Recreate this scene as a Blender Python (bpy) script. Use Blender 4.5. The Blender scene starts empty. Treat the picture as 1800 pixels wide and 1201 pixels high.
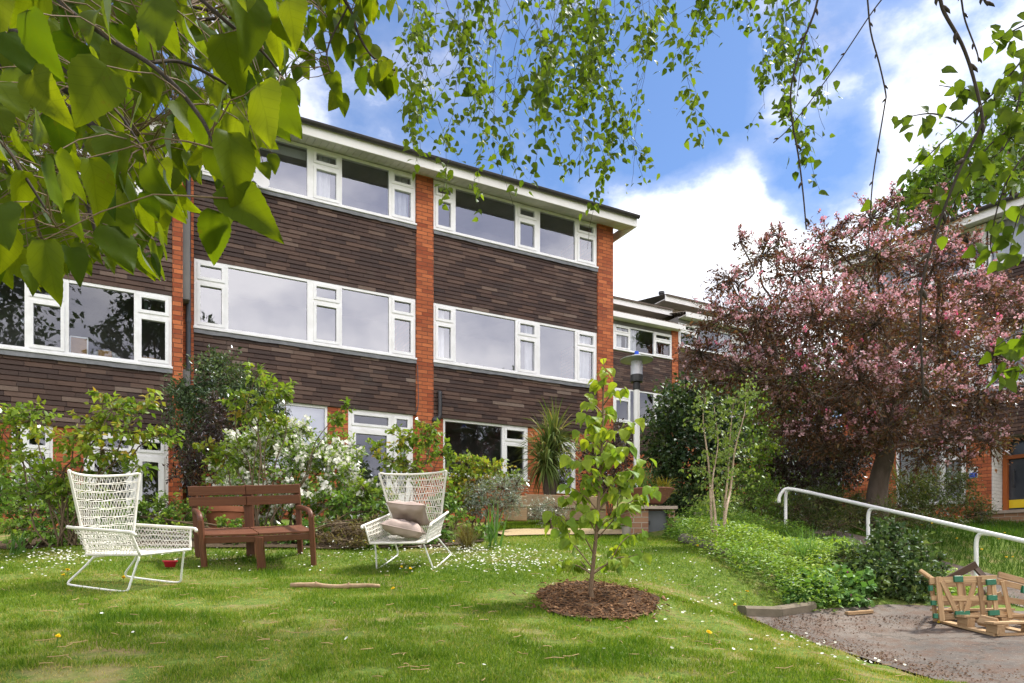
import bpy, math, random
import numpy as np
RNG = np.random.default_rng(11)
random.seed(11)
SC = bpy.context.scene
COL = SC.collection
PI = math.pi
# ---------------------------------------------------------------- camera geometry (eye at the world origin, level camera)
F, CX, HY = 1250.0, 900.0, 995.0
def at(px, py, Y):
    """point seen in direction (px, py) that stands Y metres in front of the eye"""
    return np.array([(px - CX) / F * Y, Y, (HY - py) / F * Y])
def R_(a, b, n=None):
    return RNG.uniform(a, b, n)
def unit(v):
    v = np.asarray(v, float)
    return v / (np.linalg.norm(v, axis=-1, keepdims=True) + 1e-12)

# ---------------------------------------------------------------- objects
ORG = {}
def thing(name, label, cat, loc=(0, 0, 0), group=None, local=False, rotz=0.0):
    o = bpy.data.objects.new(name, None)
    COL.objects.link(o)
    o.empty_display_size = 0.2
    o.location = [float(c) for c in loc]
    o.rotation_euler = (0, 0, rotz)
    o['label'] = label
    o['category'] = cat
    if group: o['group'] = group
    ORG[o] = np.zeros(3) if local else np.array(loc, float)
    return o
def tag(o, label=None, cat=None, group=None, kind=None):
    if label: o['label'] = label
    if cat: o['category'] = cat
    if group: o['group'] = group
    if kind: o['kind'] = kind
    return o
def mesh(name, V, Fc, mat, parent=None, tint=None, fc=None, smooth=False, lc=None, origin=None):
    """one mesh object from vertices in world (or the thing's local) space"""
    V = np.asarray(V, float).reshape(-1, 3)
    if parent is not None:
        org = ORG[parent]
    elif origin is not None:
        org = np.asarray(origin, float)
    else:
        org = np.zeros(3)
    me = bpy.data.meshes.new(name)
    if isinstance(Fc, np.ndarray):
        k = Fc.shape[1]; m = Fc.shape[0]
        me.vertices.add(len(V)); me.vertices.foreach_set('co', (V - org).astype(np.float32).ravel())
        me.loops.add(m * k); me.loops.foreach_set('vertex_index', Fc.astype(np.int32).ravel())
        me.polygons.add(m)
        me.polygons.foreach_set('loop_start', np.arange(0, m * k, k, dtype=np.int32))
        me.update(calc_edges=True)
    else:
        me.from_pydata([tuple(v) for v in (V - org)], [], [tuple(int(i) for i in f) for f in Fc])
        me.update()
    if smooth:
        me.polygons.foreach_set('use_smooth', np.ones(len(me.polygons), dtype=bool))
    if tint is not None:
        a = me.attributes.new('tint', 'FLOAT', 'POINT'); a.data.foreach_set('value', np.asarray(tint, np.float32))
    if fc is not None:
        a = me.attributes.new('fc', 'FLOAT_VECTOR', 'POINT'); a.data.foreach_set('vector', np.asarray(fc, np.float32).ravel())
    if lc is not None:
        a = me.attributes.new('lc', 'FLOAT_VECTOR', 'POINT'); a.data.foreach_set('vector', np.asarray(lc, np.float32).ravel())
    o = bpy.data.objects.new(name, me)
    COL.objects.link(o)
    if mat is not None: me.materials.append(mat)
    if parent is not None:
        o.parent = parent
        ORG[o] = ORG[parent]
    elif origin is not None:
        o.location = [float(c) for c in org]
        ORG[o] = org
    else:
        ORG[o] = org
    return o

class Fr:
    """a wall's frame: u along it, v out of it, z up"""
    def __init__(s, o, d):
        s.o = np.array(o, float); d = unit(np.array(d, float)); s.d = np.array([d[0], d[1], 0.0]); s.n = np.array([d[1], -d[0], 0.0])
    def w(s, u, v, z):
        return s.o + s.d * u + s.n * v + np.array([0, 0, z])

def frames(P):
    P = np.asarray(P, float)
    T = unit(np.gradient(P, axis=0))
    up = np.array([0, 0, 1.0]) if abs(T[0][2]) < 0.9 else np.array([1.0, 0, 0])
    N = [unit(np.cross(T[0], up))]
    for i in range(1, len(P)):
        n = N[-1] - T[i] * np.dot(N[-1], T[i]); N.append(unit(n))
    N = np.array(N); B = np.cross(T, N)
    return T, N, B
def smooth_path(P, k=4):
    P = np.asarray(P, float)
    if len(P) < 3: return P
    Q = np.vstack([2 * P[0] - P[1], P, 2 * P[-1] - P[-2]])
    out = []
    for i in range(1, len(Q) - 2):
        a, b, c, d = Q[i - 1], Q[i], Q[i + 1], Q[i + 2]
        for j in range(k):
            t = j / k
            out.append(0.5 * (2 * b + (c - a) * t + (2 * a - 5 * b + 4 * c - d) * t * t + (3 * b - a - 3 * c + d) * t ** 3))
    out.append(Q[-2])
    return np.array(out)

class MB:
    def __init__(s): s.V = []; s.F = []; s.fc = []; s.t = []; s.n = 0
    def add(s, V, Fc, tint=0.5, fc=None):
        V = np.asarray(V, float)
        s.V.append(V); s.F += [tuple(int(i) + s.n for i in f) for f in Fc]
        s.t.append(np.full(len(V), tint) if np.isscalar(tint) else np.asarray(tint))
        s.fc.append(V if fc is None else np.asarray(fc, float)); s.n += len(V)
    def box(s, c, d=None, fr=None, tint=0.5, bev=0.0):
        """c = (a0,a1,b0,b1,c0,c1) in the frame fr (or world)"""
        a0, a1, b0, b1, c0, c1 = c
        faces = [((a0,b0,c0),(a0,b1,c0),(a1,b1,c0),(a1,b0,c0)), ((a0,b0,c1),(a1,b0,c1),(a1,b1,c1),(a0,b1,c1)),
                 ((a0,b0,c0),(a1,b0,c0),(a1,b0,c1),(a0,b0,c1)), ((a1,b1,c0),(a0,b1,c0),(a0,b1,c1),(a1,b1,c1)),
                 ((a0,b1,c0),(a0,b0,c0),(a0,b0,c1),(a0,b1,c1)), ((a1,b0,c0),(a1,b1,c0),(a1,b1,c1),(a1,b0,c1))]
        L = np.array([p for f in faces for p in f], float)
        W = L if fr is None else fr.o + L[:, :1] * fr.d + L[:, 1:2] * fr.n + np.c_[np.zeros((24, 2)), L[:, 2]]
        s.add(W, [tuple(range(4 * i, 4 * i + 4)) for i in range(6)], tint, L)
    def beam(s, p, q, w, h, up=(0, 0, 1), tint=0.5, ch=0.12):
        """a board from p to q, w wide and h thick, with chamfered edges"""
        p = np.array(p, float); q = np.array(q, float); t = unit(q - p); L = np.linalg.norm(q - p)
        x = unit(np.cross(t, np.array(up, float))); y = np.cross(x, t)
        b = ch * min(w, h)
        prof = [(-w/2+b,-h/2),(w/2-b,-h/2),(w/2,-h/2+b),(w/2,h/2-b),(w/2-b,h/2),(-w/2+b,h/2),(-w/2,h/2-b),(-w/2,-h/2+b)]
        V = [p + x*a + y*c for a, c in prof] + [q + x*a + y*c for a, c in prof]
        fcv = [(0, a, c) for a, c in prof] + [(L, a, c) for a, c in prof]
        off = RNG.uniform(0, 50, 3)
        n = 8
        Fc = [(i, (i+1) % n, n + (i+1) % n, n + i) for i in range(n)] + [tuple(range(n-1, -1, -1)), tuple(range(n, 2*n))]
        s.add(V, Fc, tint, np.array(fcv) + off)
    def tube(s, P, r, n=8, cap=True, tint=0.5):
        P = np.asarray(P, float)
        r = np.full(len(P), r) if np.isscalar(r) else np.asarray(r, float)
        if len(r) != len(P): r = np.interp(np.linspace(0, 1, len(P)), np.linspace(0, 1, len(r)), r)
        T, N, B = frames(P)
        a = np.linspace(0, 2*PI, n, endpoint=False)
        V = (P[:, None, :] + r[:, None, None] * (np.cos(a)[None, :, None] * N[:, None, :] + np.sin(a)[None, :, None] * B[:, None, :])).reshape(-1, 3)
        Fc = []
        for i in range(len(P) - 1):
            for j in range(n):
                k = (j + 1) % n
                Fc.append((i*n+j, i*n+k, (i+1)*n+k, (i+1)*n+j))
        if cap:
            Fc.append(tuple(range(n-1, -1, -1))); Fc.append(tuple(range((len(P)-1)*n, len(P)*n)))
        s.add(V, Fc, tint)
    def lathe(s, c, prof, n=32, tint=0.5, wob=0.0):
        """prof: (radius, height) pairs turned round the vertical through c"""
        c = np.asarray(c, float); a = np.linspace(0, 2*PI, n, endpoint=False)
        V = []; 
        for r, z in prof:
            for q in a: V.append(c + np.array([r*math.cos(q)*(1+wob*math.sin(3*q)), r*math.sin(q), z]))
        Fc = []
        for i in range(len(prof)-1):
            for j in range(n):
                k = (j+1) % n
                Fc.append((i*n+j, i*n+k, (i+1)*n+k, (i+1)*n+j))
        if prof[0][0] > 1e-6: Fc.append(tuple(range(n-1, -1, -1)))
        if prof[-1][0] > 1e-6: Fc.append(tuple(range((len(prof)-1)*n, len(prof)*n)))
        s.add(V, Fc, tint)
    def grid(s, G, tint=0.5, thick=0.0):
        """G: (a,b,3) grid of points"""
        G = np.asarray(G, float); a, b = G.shape[:2]
        Fc = [(i*b+j, i*b+j+1, (i+1)*b+j+1, (i+1)*b+j) for i in range(a-1) for j in range(b-1)]
        s.add(G.reshape(-1, 3), Fc, tint)
    def build(s, name, mat, parent=None, smooth=False, origin=None):
        return mesh(name, np.vstack(s.V), s.F, mat, parent, np.concatenate(s.t), np.vstack(s.fc), smooth, origin=origin)

def autosmooth(o, ang=40):
    me = o.data
    me.polygons.foreach_set('use_smooth', np.ones(len(me.polygons), dtype=bool))
    try: me.set_sharp_from_angle(angle=math.radians(ang))
    except Exception: pass
    return o

# ---------------------------------------------------------------- materials
def nd(nt, t, **kw):
    n = nt.nodes.new(t)
    for k, v in kw.items():
        if k in n.inputs: n.inputs[k].default_value = v
        else: setattr(n, k, v)
    return n
def rgba(c): return (c[0], c[1], c[2], 1.0)
def newmat(name):
    m = bpy.data.materials.new(name); m.use_nodes = True
    nt = m.node_tree; nt.nodes.clear()
    out = nt.nodes.new('ShaderNodeOutputMaterial')
    return m, nt, out
def mixc(nt, fac, a, b, mode='MIX'):
    n = nt.nodes.new('ShaderNodeMix'); n.data_type = 'RGBA'; n.blend_type = mode
    for sock, val in ((n.inputs[0], fac), (n.inputs[6], a), (n.inputs[7], b)):
        if isinstance(val, bpy.types.NodeSocket): nt.links.new(val, sock)
        elif isinstance(val, (int, float)): sock.default_value = val if sock == n.inputs[0] else (val, val, val, 1)
        else: sock.default_value = rgba(val)
    return n.outputs[2]
def mth(nt, op, a, b=None, clamp=False):
    n = nt.nodes.new('ShaderNodeMath'); n.operation = op; n.use_clamp = clamp
    for i, v in ((0, a), (1, b)):
        if v is None: continue
        if isinstance(v, bpy.types.NodeSocket): nt.links.new(v, n.inputs[i])
        else: n.inputs[i].default_value = v
    return n.outputs[0]
def attr(nt, name, out='Fac'):
    n = nt.nodes.new('ShaderNodeAttribute'); n.attribute_name = name
    return n.outputs[out]
def noise(nt, vec, scale, detail=4, rough=0.55, out='Fac'):
    n = nt.nodes.new('ShaderNodeTexNoise'); n.inputs['Scale'].default_value = scale
    n.inputs['Detail'].default_value = detail; n.inputs['Roughness'].default_value = rough
    if vec is not None: nt.links.new(vec, n.inputs['Vector'])
    return n.outputs[out]
def ramp(nt, fac, stops):
    n = nt.nodes.new('ShaderNodeValToRGB')
    el = n.color_ramp.elements
    while len(el) < len(stops): el.new(0.5)
    for e, (p, c) in zip(el, stops):
        e.position = p; e.color = rgba(c) if not np.isscalar(c) else (c, c, c, 1)
    nt.links.new(fac, n.inputs[0])
    return n.outputs[0]
def objco(nt, scale=(1, 1, 1)):
    t = nt.nodes.new('ShaderNodeTexCoord')
    m = nt.nodes.new('ShaderNodeMapping'); m.inputs['Scale'].default_value = scale
    nt.links.new(t.outputs['Object'], m.inputs[0])
    return m.outputs[0]
def bump(nt, h, strength=0.3, dist=0.01):
    b = nt.nodes.new('ShaderNodeBump'); b.inputs['Strength'].default_value = strength; b.inputs['Distance'].default_value = dist
    nt.links.new(h, b.inputs['Height'])
    return b.outputs[0]
def principled(nt, out, col, rough=0.6, spec=0.4, normal=None, metallic=0.0):
    p = nt.nodes.new('ShaderNodeBsdfPrincipled')
    if isinstance(col, bpy.types.NodeSocket): nt.links.new(col, p.inputs['Base Color'])
    else: p.inputs['Base Color'].default_value = rgba(col)
    if isinstance(rough, bpy.types.NodeSocket): nt.links.new(rough, p.inputs['Roughness'])
    else: p.inputs['Roughness'].default_value = rough
    p.inputs['Specular IOR Level'].default_value = spec
    p.inputs['Metallic'].default_value = metallic
    if normal is not None: nt.links.new(normal, p.inputs['Normal'])
    nt.links.new(p.outputs[0], out.inputs[0])
    return p
def plain(name, c1, c2=None, rough=0.6, scale=8, bmp=0.2, spec=0.4, stretch=(1, 1, 1), metallic=0.0, dist=0.004):
    """a worn surface: two close colours mixed by noise, fine bump"""
    m, nt, out = newmat(name)
    co = objco(nt, stretch)
    f = noise(nt, co, scale, 6, 0.6)
    f = ramp(nt, f, [(0.3, 0.0), (0.7, 1.0)])
    col = mixc(nt, f, c1, c2 or c1)
    nrm = bump(nt, noise(nt, co, scale * 6, 5), bmp, dist) if bmp else None
    principled(nt, out, col, rough, spec, nrm, metallic)
    return m
def leafmat(name, c1, c2, trans=0.4, gloss=0.06, c3=None, veins=False, tcol=None, rough=0.4):
    """leaf: colour differs from leaf to leaf, light passes through"""
    m, nt, out = newmat(name)
    t = attr(nt, 'tint')
    st = [(0.0, c1), (1.0, c2)] if c3 is None else [(0.0, c1), (0.6, c2), (1.0, c3)]
    col = ramp(nt, t, st)
    co = objco(nt)
    col = mixc(nt, mth(nt, 'MULTIPLY', noise(nt, co, 3.0, 3), 0.5), col, mixc(nt, 1.0, col, (0.62, 0.66, 0.6), 'MULTIPLY'))
    if veins:  # blemishes
        col = mixc(nt, mth(nt, 'MULTIPLY', ramp(nt, noise(nt, co, 38, 3), [(0.66, 0.0), (0.74, 1.0)]), 0.5), col, (0.10, 0.075, 0.02))
    nrm = None
    if veins:
        lc = nt.nodes.new('ShaderNodeSeparateXYZ'); nt.links.new(attr(nt, 'lc', 'Vector'), lc.inputs[0])
        ax = mth(nt, 'ABSOLUTE', lc.outputs[0])
        s = mth(nt, 'SUBTRACT', lc.outputs[1], mth(nt, 'MULTIPLY', ax, 0.75))
        fr = mth(nt, 'ABSOLUTE', mth(nt, 'SUBTRACT', mth(nt, 'FRACT', mth(nt, 'MULTIPLY', s, 7.0)), 0.5))
        side = mth(nt, 'LESS_THAN', fr, 0.055)
        mid = mth(nt, 'LESS_THAN', ax, 0.014)
        v = mth(nt, 'MAXIMUM', side, mid)
        col = mixc(nt, mth(nt, 'MULTIPLY', v, 0.28), col, (c2[0]*0.45, c2[1]*0.5, c2[2]*0.45))
        nrm = bump(nt, mth(nt, 'SUBTRACT', 1.0, mth(nt, 'MULTIPLY', fr, 2.0)), 0.10, 0.002)
    d = nt.nodes.new('ShaderNodeBsdfDiffuse'); nt.links.new(col, d.inputs[0])
    tr = nt.nodes.new('ShaderNodeBsdfTranslucent')
    nt.links.new(mixc(nt, 1.0, col, tcol or (1.25, 1.3, 0.55), 'MULTIPLY'), tr.inputs[0])
    g = nt.nodes.new('ShaderNodeBsdfGlossy'); g.inputs['Roughness'].default_value = rough; g.inputs[0].default_value = (0.9, 0.95, 1, 1)
    if nrm is not None:
        for q in (d, g): nt.links.new(nrm, q.inputs['Normal'])
    m1 = nt.nodes.new('ShaderNodeMixShader'); m1.inputs[0].default_value = trans
    nt.links.new(d.outputs[0], m1.inputs[1]); nt.links.new(tr.outputs[0], m1.inputs[2])
    m2 = nt.nodes.new('ShaderNodeMixShader')
    fz = nt.nodes.new('ShaderNodeFresnel'); fz.inputs[0].default_value = 1.4
    nt.links.new(mth(nt, 'MULTIPLY', fz.outputs[0], gloss * 8, True), m2.inputs[0])
    nt.links.new(m1.outputs[0], m2.inputs[1]); nt.links.new(g.outputs[0], m2.inputs[2])
    nt.links.new(m2.outputs[0], out.inputs[0])
    return m
def brickmat(name, c1, c2, mortar, bw=0.225, bh=0.075, dirt=0.3):
    m, nt, out = newmat(name)
    sp = nt.nodes.new('ShaderNodeSeparateXYZ'); nt.links.new(attr(nt, 'fc', 'Vector'), sp.inputs[0])
    cb = nt.nodes.new('ShaderNodeCombineXYZ')
    nt.links.new(mth(nt, 'ADD', sp.outputs[0], sp.outputs[1]), cb.inputs[0]); nt.links.new(sp.outputs[2], cb.inputs[1])
    b = nt.nodes.new('ShaderNodeTexBrick')
    nt.links.new(cb.outputs[0], b.inputs['Vector'])
    b.inputs['Color1'].default_value = rgba(c1); b.inputs['Color2'].default_value = rgba(c2); b.inputs['Mortar'].default_value = rgba(mortar)
    b.inputs['Scale'].default_value = 1.0; b.inputs['Mortar Size'].default_value = 0.006; b.inputs['Mortar Smooth'].default_value = 0.3
    b.inputs['Brick Width'].default_value = bw; b.inputs['Row Height'].default_value = bh; b.inputs['Bias'].default_value = 0.0
    col = mixc(nt, mth(nt, 'MULTIPLY', ramp(nt, noise(nt, cb.outputs[0], 1.7, 5), [(0.42, 0.0), (0.7, 1.0)]), dirt), b.outputs['Color'], (0.10, 0.05, 0.035))
    col = mixc(nt, mth(nt, 'MULTIPLY', noise(nt, cb.outputs[0], 30, 4), 0.45), col, mixc(nt, 1.0, col, (0.5, 0.45, 0.42), 'MULTIPLY'))
    h = mth(nt, 'ADD', mth(nt, 'MULTIPLY', b.outputs['Fac'], -1.0), mth(nt, 'MULTIPLY', noise(nt, cb.outputs[0], 70, 3), 0.4))
    principled(nt, out, col, 0.85, 0.2, bump(nt, h, 0.7, 0.008))
    return m
def woodmat(name, c1, c2, rough=0.6, spec=0.3, grain=9):
    m, nt, out = newmat(name)
    mp = nt.nodes.new('ShaderNodeMapping'); mp.inputs['Scale'].default_value = (1.6, grain*4, grain*4)
    nt.links.new(attr(nt, 'fc', 'Vector'), mp.inputs[0])
    f = noise(nt, mp.outputs[0], 2.0, 7, 0.65)
    col = mixc(nt, ramp(nt, f, [(0.3, 0.0), (0.7, 1.0)]), c1, c2)
    tn = attr(nt, 'tint')
    col = mixc(nt, tn, mixc(nt, 1.0, col, (0.55, 0.5, 0.47), 'MULTIPLY'), mixc(nt, 1.0, col, (1.3, 1.3, 1.25), 'MULTIPLY'))
    principled(nt, out, col, rough, spec, bump(nt, f, 0.35, 0.003))
    return m

M = {}
M['brick'] = brickmat('red_brick', (0.60, 0.19, 0.075), (0.31, 0.078, 0.036), (0.16, 0.07, 0.042), dirt=0.25)
M['stock_brick'] = brickmat('plinth_brick', (0.36, 0.22, 0.13), (0.29, 0.15, 0.09), (0.42, 0.38, 0.3), dirt=0.2)
M['white_brick'] = brickmat('white_painted_brick', (0.7, 0.69, 0.66), (0.66, 0.65, 0.62), (0.5, 0.49, 0.46), dirt=0.06)
def tilemat():
    m, nt, out = newmat('brown_tile')
    sp = attr(nt, 'tint'); fc = attr(nt, 'fc', 'Vector')
    col = ramp(nt, sp, [(0.0, (0.045, 0.026, 0.021)), (0.35, (0.078, 0.044, 0.032)), (0.6, (0.115, 0.067, 0.047)), (0.8, (0.155, 0.103, 0.077)), (1.0, (0.22, 0.17, 0.135))])
    mp = nt.nodes.new('ShaderNodeMapping'); mp.inputs['Scale'].default_value = (9, 9, 40); nt.links.new(fc, mp.inputs[0])
    col = mixc(nt, mth(nt, 'MULTIPLY', noise(nt, mp.outputs[0], 1.5, 6, 0.7), 0.75), col, mixc(nt, 1.0, col, (0.5, 0.42, 0.38), 'MULTIPLY'))
    col = mixc(nt, mth(nt, 'MULTIPLY', ramp(nt, noise(nt, fc, 1.2, 4), [(0.55, 0.0), (0.8, 1.0)]), 0.35), col, (0.13, 0.105, 0.085))
    principled(nt, out, col, 0.62, 0.35, bump(nt, noise(nt, mp.outputs[0], 5, 4), 0.35, 0.003))
    return m
M['tile'] = tilemat()
M['upvc'] = plain('white_frame', (0.82, 0.825, 0.83), (0.70, 0.70, 0.69), 0.35, 5, 0.05, 0.5)
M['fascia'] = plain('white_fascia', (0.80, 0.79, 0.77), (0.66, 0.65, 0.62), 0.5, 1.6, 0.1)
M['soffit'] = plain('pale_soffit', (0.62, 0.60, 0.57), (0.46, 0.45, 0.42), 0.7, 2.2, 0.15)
M['lead'] = plain('grey_lead', (0.18, 0.185, 0.19), (0.11, 0.115, 0.12), 0.55, 9, 0.4)
M['gutter'] = plain('black_plastic', (0.02, 0.019, 0.018), (0.045, 0.04, 0.036), 0.5, 5, 0.1)
M['pipe'] = plain('grey_plastic_pipe', (0.075, 0.085, 0.10), (0.055, 0.06, 0.07), 0.5, 5, 0.1)
M['rooftile'] = plain('brown_roof_tile', (0.075, 0.055, 0.042), (0.13, 0.105, 0.08), 0.85, 9, 0.5)
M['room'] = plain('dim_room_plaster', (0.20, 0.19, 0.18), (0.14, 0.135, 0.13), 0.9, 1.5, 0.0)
M['curtain'] = plain('net_curtain', (0.72, 0.72, 0.73), (0.6, 0.6, 0.62), 0.9, 6, 0.2)
M['blind'] = plain('pale_blind', (0.55, 0.56, 0.57), (0.5, 0.51, 0.52), 0.8, 2, 0.0)
M['cork'] = plain('cork_board', (0.42, 0.26, 0.12), (0.33, 0.2, 0.09), 0.9, 30, 0.3)
M['render'] = plain('beige_render', (0.42, 0.35, 0.25), (0.36, 0.30, 0.21), 0.9, 4, 0.3)
def glassmat(name, refl, tintc=(0.80, 0.84, 0.96)):
    m, nt, out = newmat(name)
    lw = nt.nodes.new('ShaderNodeLayerWeight'); lw.inputs[0].default_value = 0.22
    fac = mth(nt, 'ADD', mth(nt, 'MULTIPLY', lw.outputs['Fresnel'], 0.8), refl, True)
    nrm = bump(nt, noise(nt, objco(nt), 1.3, 2), 0.035, 0.05)
    g = nt.nodes.new('ShaderNodeBsdfGlossy'); g.inputs[0].default_value = rgba(tintc); g.inputs['Roughness'].default_value = 0.012
    nt.links.new(nrm, g.inputs['Normal'])
    t = nt.nodes.new('ShaderNodeBsdfTransparent'); t.inputs[0].default_value = (0.8, 0.83, 0.84, 1)
    mx = nt.nodes.new('ShaderNodeMixShader'); nt.links.new(fac, mx.inputs[0])
    nt.links.new(t.outputs[0], mx.inputs[1]); nt.links.new(g.outputs[0], mx.inputs[2]); nt.links.new(mx.outputs[0], out.inputs[0])
    return m
M['glass'] = glassmat('window_glass', 0.20)
M['glass_low'] = glassmat('ground_floor_glass', 0.09)
M['white_rattan'] = plain('white_rattan', (0.74, 0.72, 0.66), (0.60, 0.57, 0.50), 0.55, 12, 0.3)
M['white_steel'] = plain('white_painted_steel', (0.80, 0.80, 0.79), (0.72, 0.72, 0.70), 0.35, 5, 0.08)
M['bench'] = woodmat('oiled_hardwood', (0.15, 0.055, 0.026), (0.085, 0.030, 0.015), 0.5, 0.4)
M['pallet'] = woodmat('pallet_softwood', (0.50, 0.36, 0.21), (0.28, 0.17, 0.09), 0.8, 0.2)
M['pallet_dark'] = woodmat('weathered_board', (0.09, 0.06, 0.042), (0.05, 0.035, 0.026), 0.85, 0.2)
M['sleeper'] = woodmat('sleeper_wood', (0.38, 0.29, 0.19), (0.26, 0.19, 0.12), 0.9, 0.15)
M['grey_log'] = woodmat('grey_log_bark', (0.24, 0.22, 0.19), (0.13, 0.115, 0.10), 0.9, 0.15, 3)
M['stick'] = plain('peeled_stick', (0.42, 0.30, 0.18), (0.24, 0.15, 0.085), 0.8, 14, 0.5)
M['cushion'] = plain('beige_cushion', (0.40, 0.32, 0.28), (0.31, 0.24, 0.205), 0.95, 5, 0.5)
M['red_plastic'] = plain('red_plastic', (0.55, 0.02, 0.05), (0.48, 0.015, 0.04), 0.45, 4, 0.05)
M['green_tape'] = plain('green_tape', (0.012, 0.15, 0.075), (0.01, 0.11, 0.055), 0.45, 6, 0.2)
M['yellow'] = plain('yellow_plastic', (0.75, 0.55, 0.02), (0.68, 0.48, 0.02), 0.5, 4, 0.05)
M['blue'] = plain('blue_plastic', (0.01, 0.08, 0.6), (0.01, 0.07, 0.5), 0.4, 4, 0.05)
M['rust'] = plain('rusted_steel_bowl', (0.20, 0.075, 0.035), (0.27, 0.13, 0.085), 0.75, 4, 0.3)
M['terracotta'] = plain('terracotta', (0.38, 0.14, 0.07), (0.28, 0.10, 0.05), 0.85, 6, 0.3)
M['grey_metal'] = plain('grey_metal_door', (0.13, 0.145, 0.155), (0.10, 0.11, 0.12), 0.5, 4, 0.1)
M['concrete'] = plain('concrete', (0.34, 0.31, 0.26), (0.24, 0.21, 0.17), 0.9, 7, 0.5, 0.2)
M['stone'] = plain('pale_stone', (0.40, 0.33, 0.27), (0.30, 0.24, 0.19), 0.9, 6, 0.4, 0.2)
M['black_metal'] = plain('black_metal', (0.025, 0.025, 0.027), (0.04, 0.04, 0.042), 0.45, 5, 0.1)
M['hat'] = plain('grey_lamp_hat', (0.30, 0.33, 0.30), (0.25, 0.28, 0.25), 0.4, 4, 0.05)
M['door_orange'] = plain('orange_door_frame', (0.36, 0.10, 0.02), (0.30, 0.08, 0.02), 0.5, 4, 0.1)
M['door_dark'] = plain('dark_door_glass', (0.03, 0.035, 0.045), (0.05, 0.055, 0.065), 0.12, 3, 0.0, 0.6)
M['bark'] = plain('brown_bark', (0.075, 0.055, 0.042), (0.13, 0.10, 0.08), 0.9, 14, 0.8, 0.2, (1, 1, 0.25), dist=0.01)
M['bark_dark'] = plain('dark_bark', (0.028, 0.021, 0.017), (0.055, 0.042, 0.032), 0.85, 22, 0.6, 0.25, (1, 1, 0.4))
M['bark_young'] = plain('young_bark', (0.19, 0.13, 0.08), (0.13, 0.085, 0.05), 0.7, 20, 0.3, 0.25)
M['bark_birch'] = plain('birch_sapling_bark', (0.55, 0.43, 0.33), (0.36, 0.25, 0.17), 0.7, 16, 0.3, 0.25, (1, 1, 2.5))
M['stem'] = plain('woody_stem', (0.09, 0.065, 0.04), (0.14, 0.10, 0.06), 0.85, 20, 0.3, 0.2)
M['lens'] = None
m_, nt_, out_ = newmat('frosted_lamp_glass')
p_ = principled(nt_, out_, (0.72, 0.73, 0.80), 0.25, 0.5); p_.inputs['Transmission Weight'].default_value = 0.35
M['lens'] = m_
# leaves
M['lime'] = leafmat('lime_leaf', (0.040, 0.078, 0.008), (0.125, 0.165, 0.012), 0.70, 0.014, veins=True, tcol=(2.0, 1.75, 0.3), rough=0.5)
M['birch'] = leafmat('birch_leaf', (0.075, 0.12, 0.016), (0.16, 0.21, 0.025), 0.6, 0.02, tcol=(1.35, 1.45, 0.4))
M['young'] = leafmat('young_tree_leaf', (0.18, 0.30, 0.045), (0.42, 0.46, 0.055), 0.5, 0.02, veins=True, tcol=(1.3, 1.25, 0.4))
M['crab'] = leafmat('bronze_leaf', (0.08, 0.042, 0.024), (0.165, 0.085, 0.045), 0.38, 0.03, c3=(0.15, 0.15, 0.045), tcol=(1.3, 0.9, 0.6))
M['blossom'] = leafmat('pink_blossom', (0.50, 0.25, 0.29), (0.78, 0.54, 0.57), 0.35, 0.02, c3=(0.72, 0.12, 0.27), tcol=(1.15, 0.9, 0.95))
M['white_flower'] = leafmat('white_flower', (0.74, 0.73, 0.62), (0.86, 0.85, 0.80), 0.35, 0.02, tcol=(1, 1, 0.95))
M['evergreen'] = leafmat('evergreen_leaf', (0.025, 0.048, 0.022), (0.07, 0.11, 0.04), 0.2, 0.035, c3=(0.16, 0.21, 0.05), rough=0.42)
M['ivy'] = leafmat('dark_glossy_leaf', (0.022, 0.046, 0.016), (0.058, 0.10, 0.03), 0.2, 0.04, c3=(0.14, 0.19, 0.045), rough=0.42)
M['mid'] = leafmat('mid_green_leaf', (0.06, 0.14, 0.022), (0.15, 0.25, 0.04), 0.38, 0.03, c3=(0.26, 0.35, 0.06))
M['rose'] = leafmat('rose_leaf', (0.11, 0.19, 0.024), (0.27, 0.36, 0.04), 0.45, 0.025, c3=(0.40, 0.26, 0.05))
M['choisya'] = leafmat('shrub_leaf', (0.10, 0.19, 0.025), (0.24, 0.35, 0.05), 0.38, 0.03, c3=(0.38, 0.45, 0.08))
M['purple'] = leafmat('purple_leaf', (0.022, 0.012, 0.012), (0.05, 0.025, 0.022), 0.2, 0.06, c3=(0.09, 0.05, 0.03))
M['olive'] = leafmat('olive_leaf', (0.035, 0.06, 0.014), (0.10, 0.125, 0.03), 0.3, 0.03, c3=(0.20, 0.20, 0.05))
M['box'] = leafmat('box_leaf', (0.035, 0.07, 0.022), (0.09, 0.145, 0.04), 0.25, 0.035, c3=(0.22, 0.28, 0.08), rough=0.42)
M['kerb'] = plain('mossy_kerb', (0.20, 0.165, 0.12), (0.12, 0.105, 0.07), 0.9, 7, 0.5, 0.2)
M['silver'] = leafmat('silver_leaf', (0.16, 0.20, 0.16), (0.28, 0.32, 0.27), 0.25, 0.03, c3=(0.34, 0.36, 0.31))
M['cordyline'] = leafmat('cordyline_leaf', (0.04, 0.07, 0.018), (0.12, 0.16, 0.04), 0.25, 0.02, c3=(0.32, 0.26, 0.09))
M['fern'] = leafmat('yellow_fern', (0.26, 0.24, 0.03), (0.45, 0.36, 0.04), 0.4, 0.04)
M['dry'] = leafmat('dry_fern', (0.10, 0.07, 0.025), (0.20, 0.15, 0.05), 0.3, 0.03, c3=(0.14, 0.17, 0.04))
M['iris'] = leafmat('iris_leaf', (0.07, 0.17, 0.03), (0.15, 0.27, 0.06), 0.35, 0.05)
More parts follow.
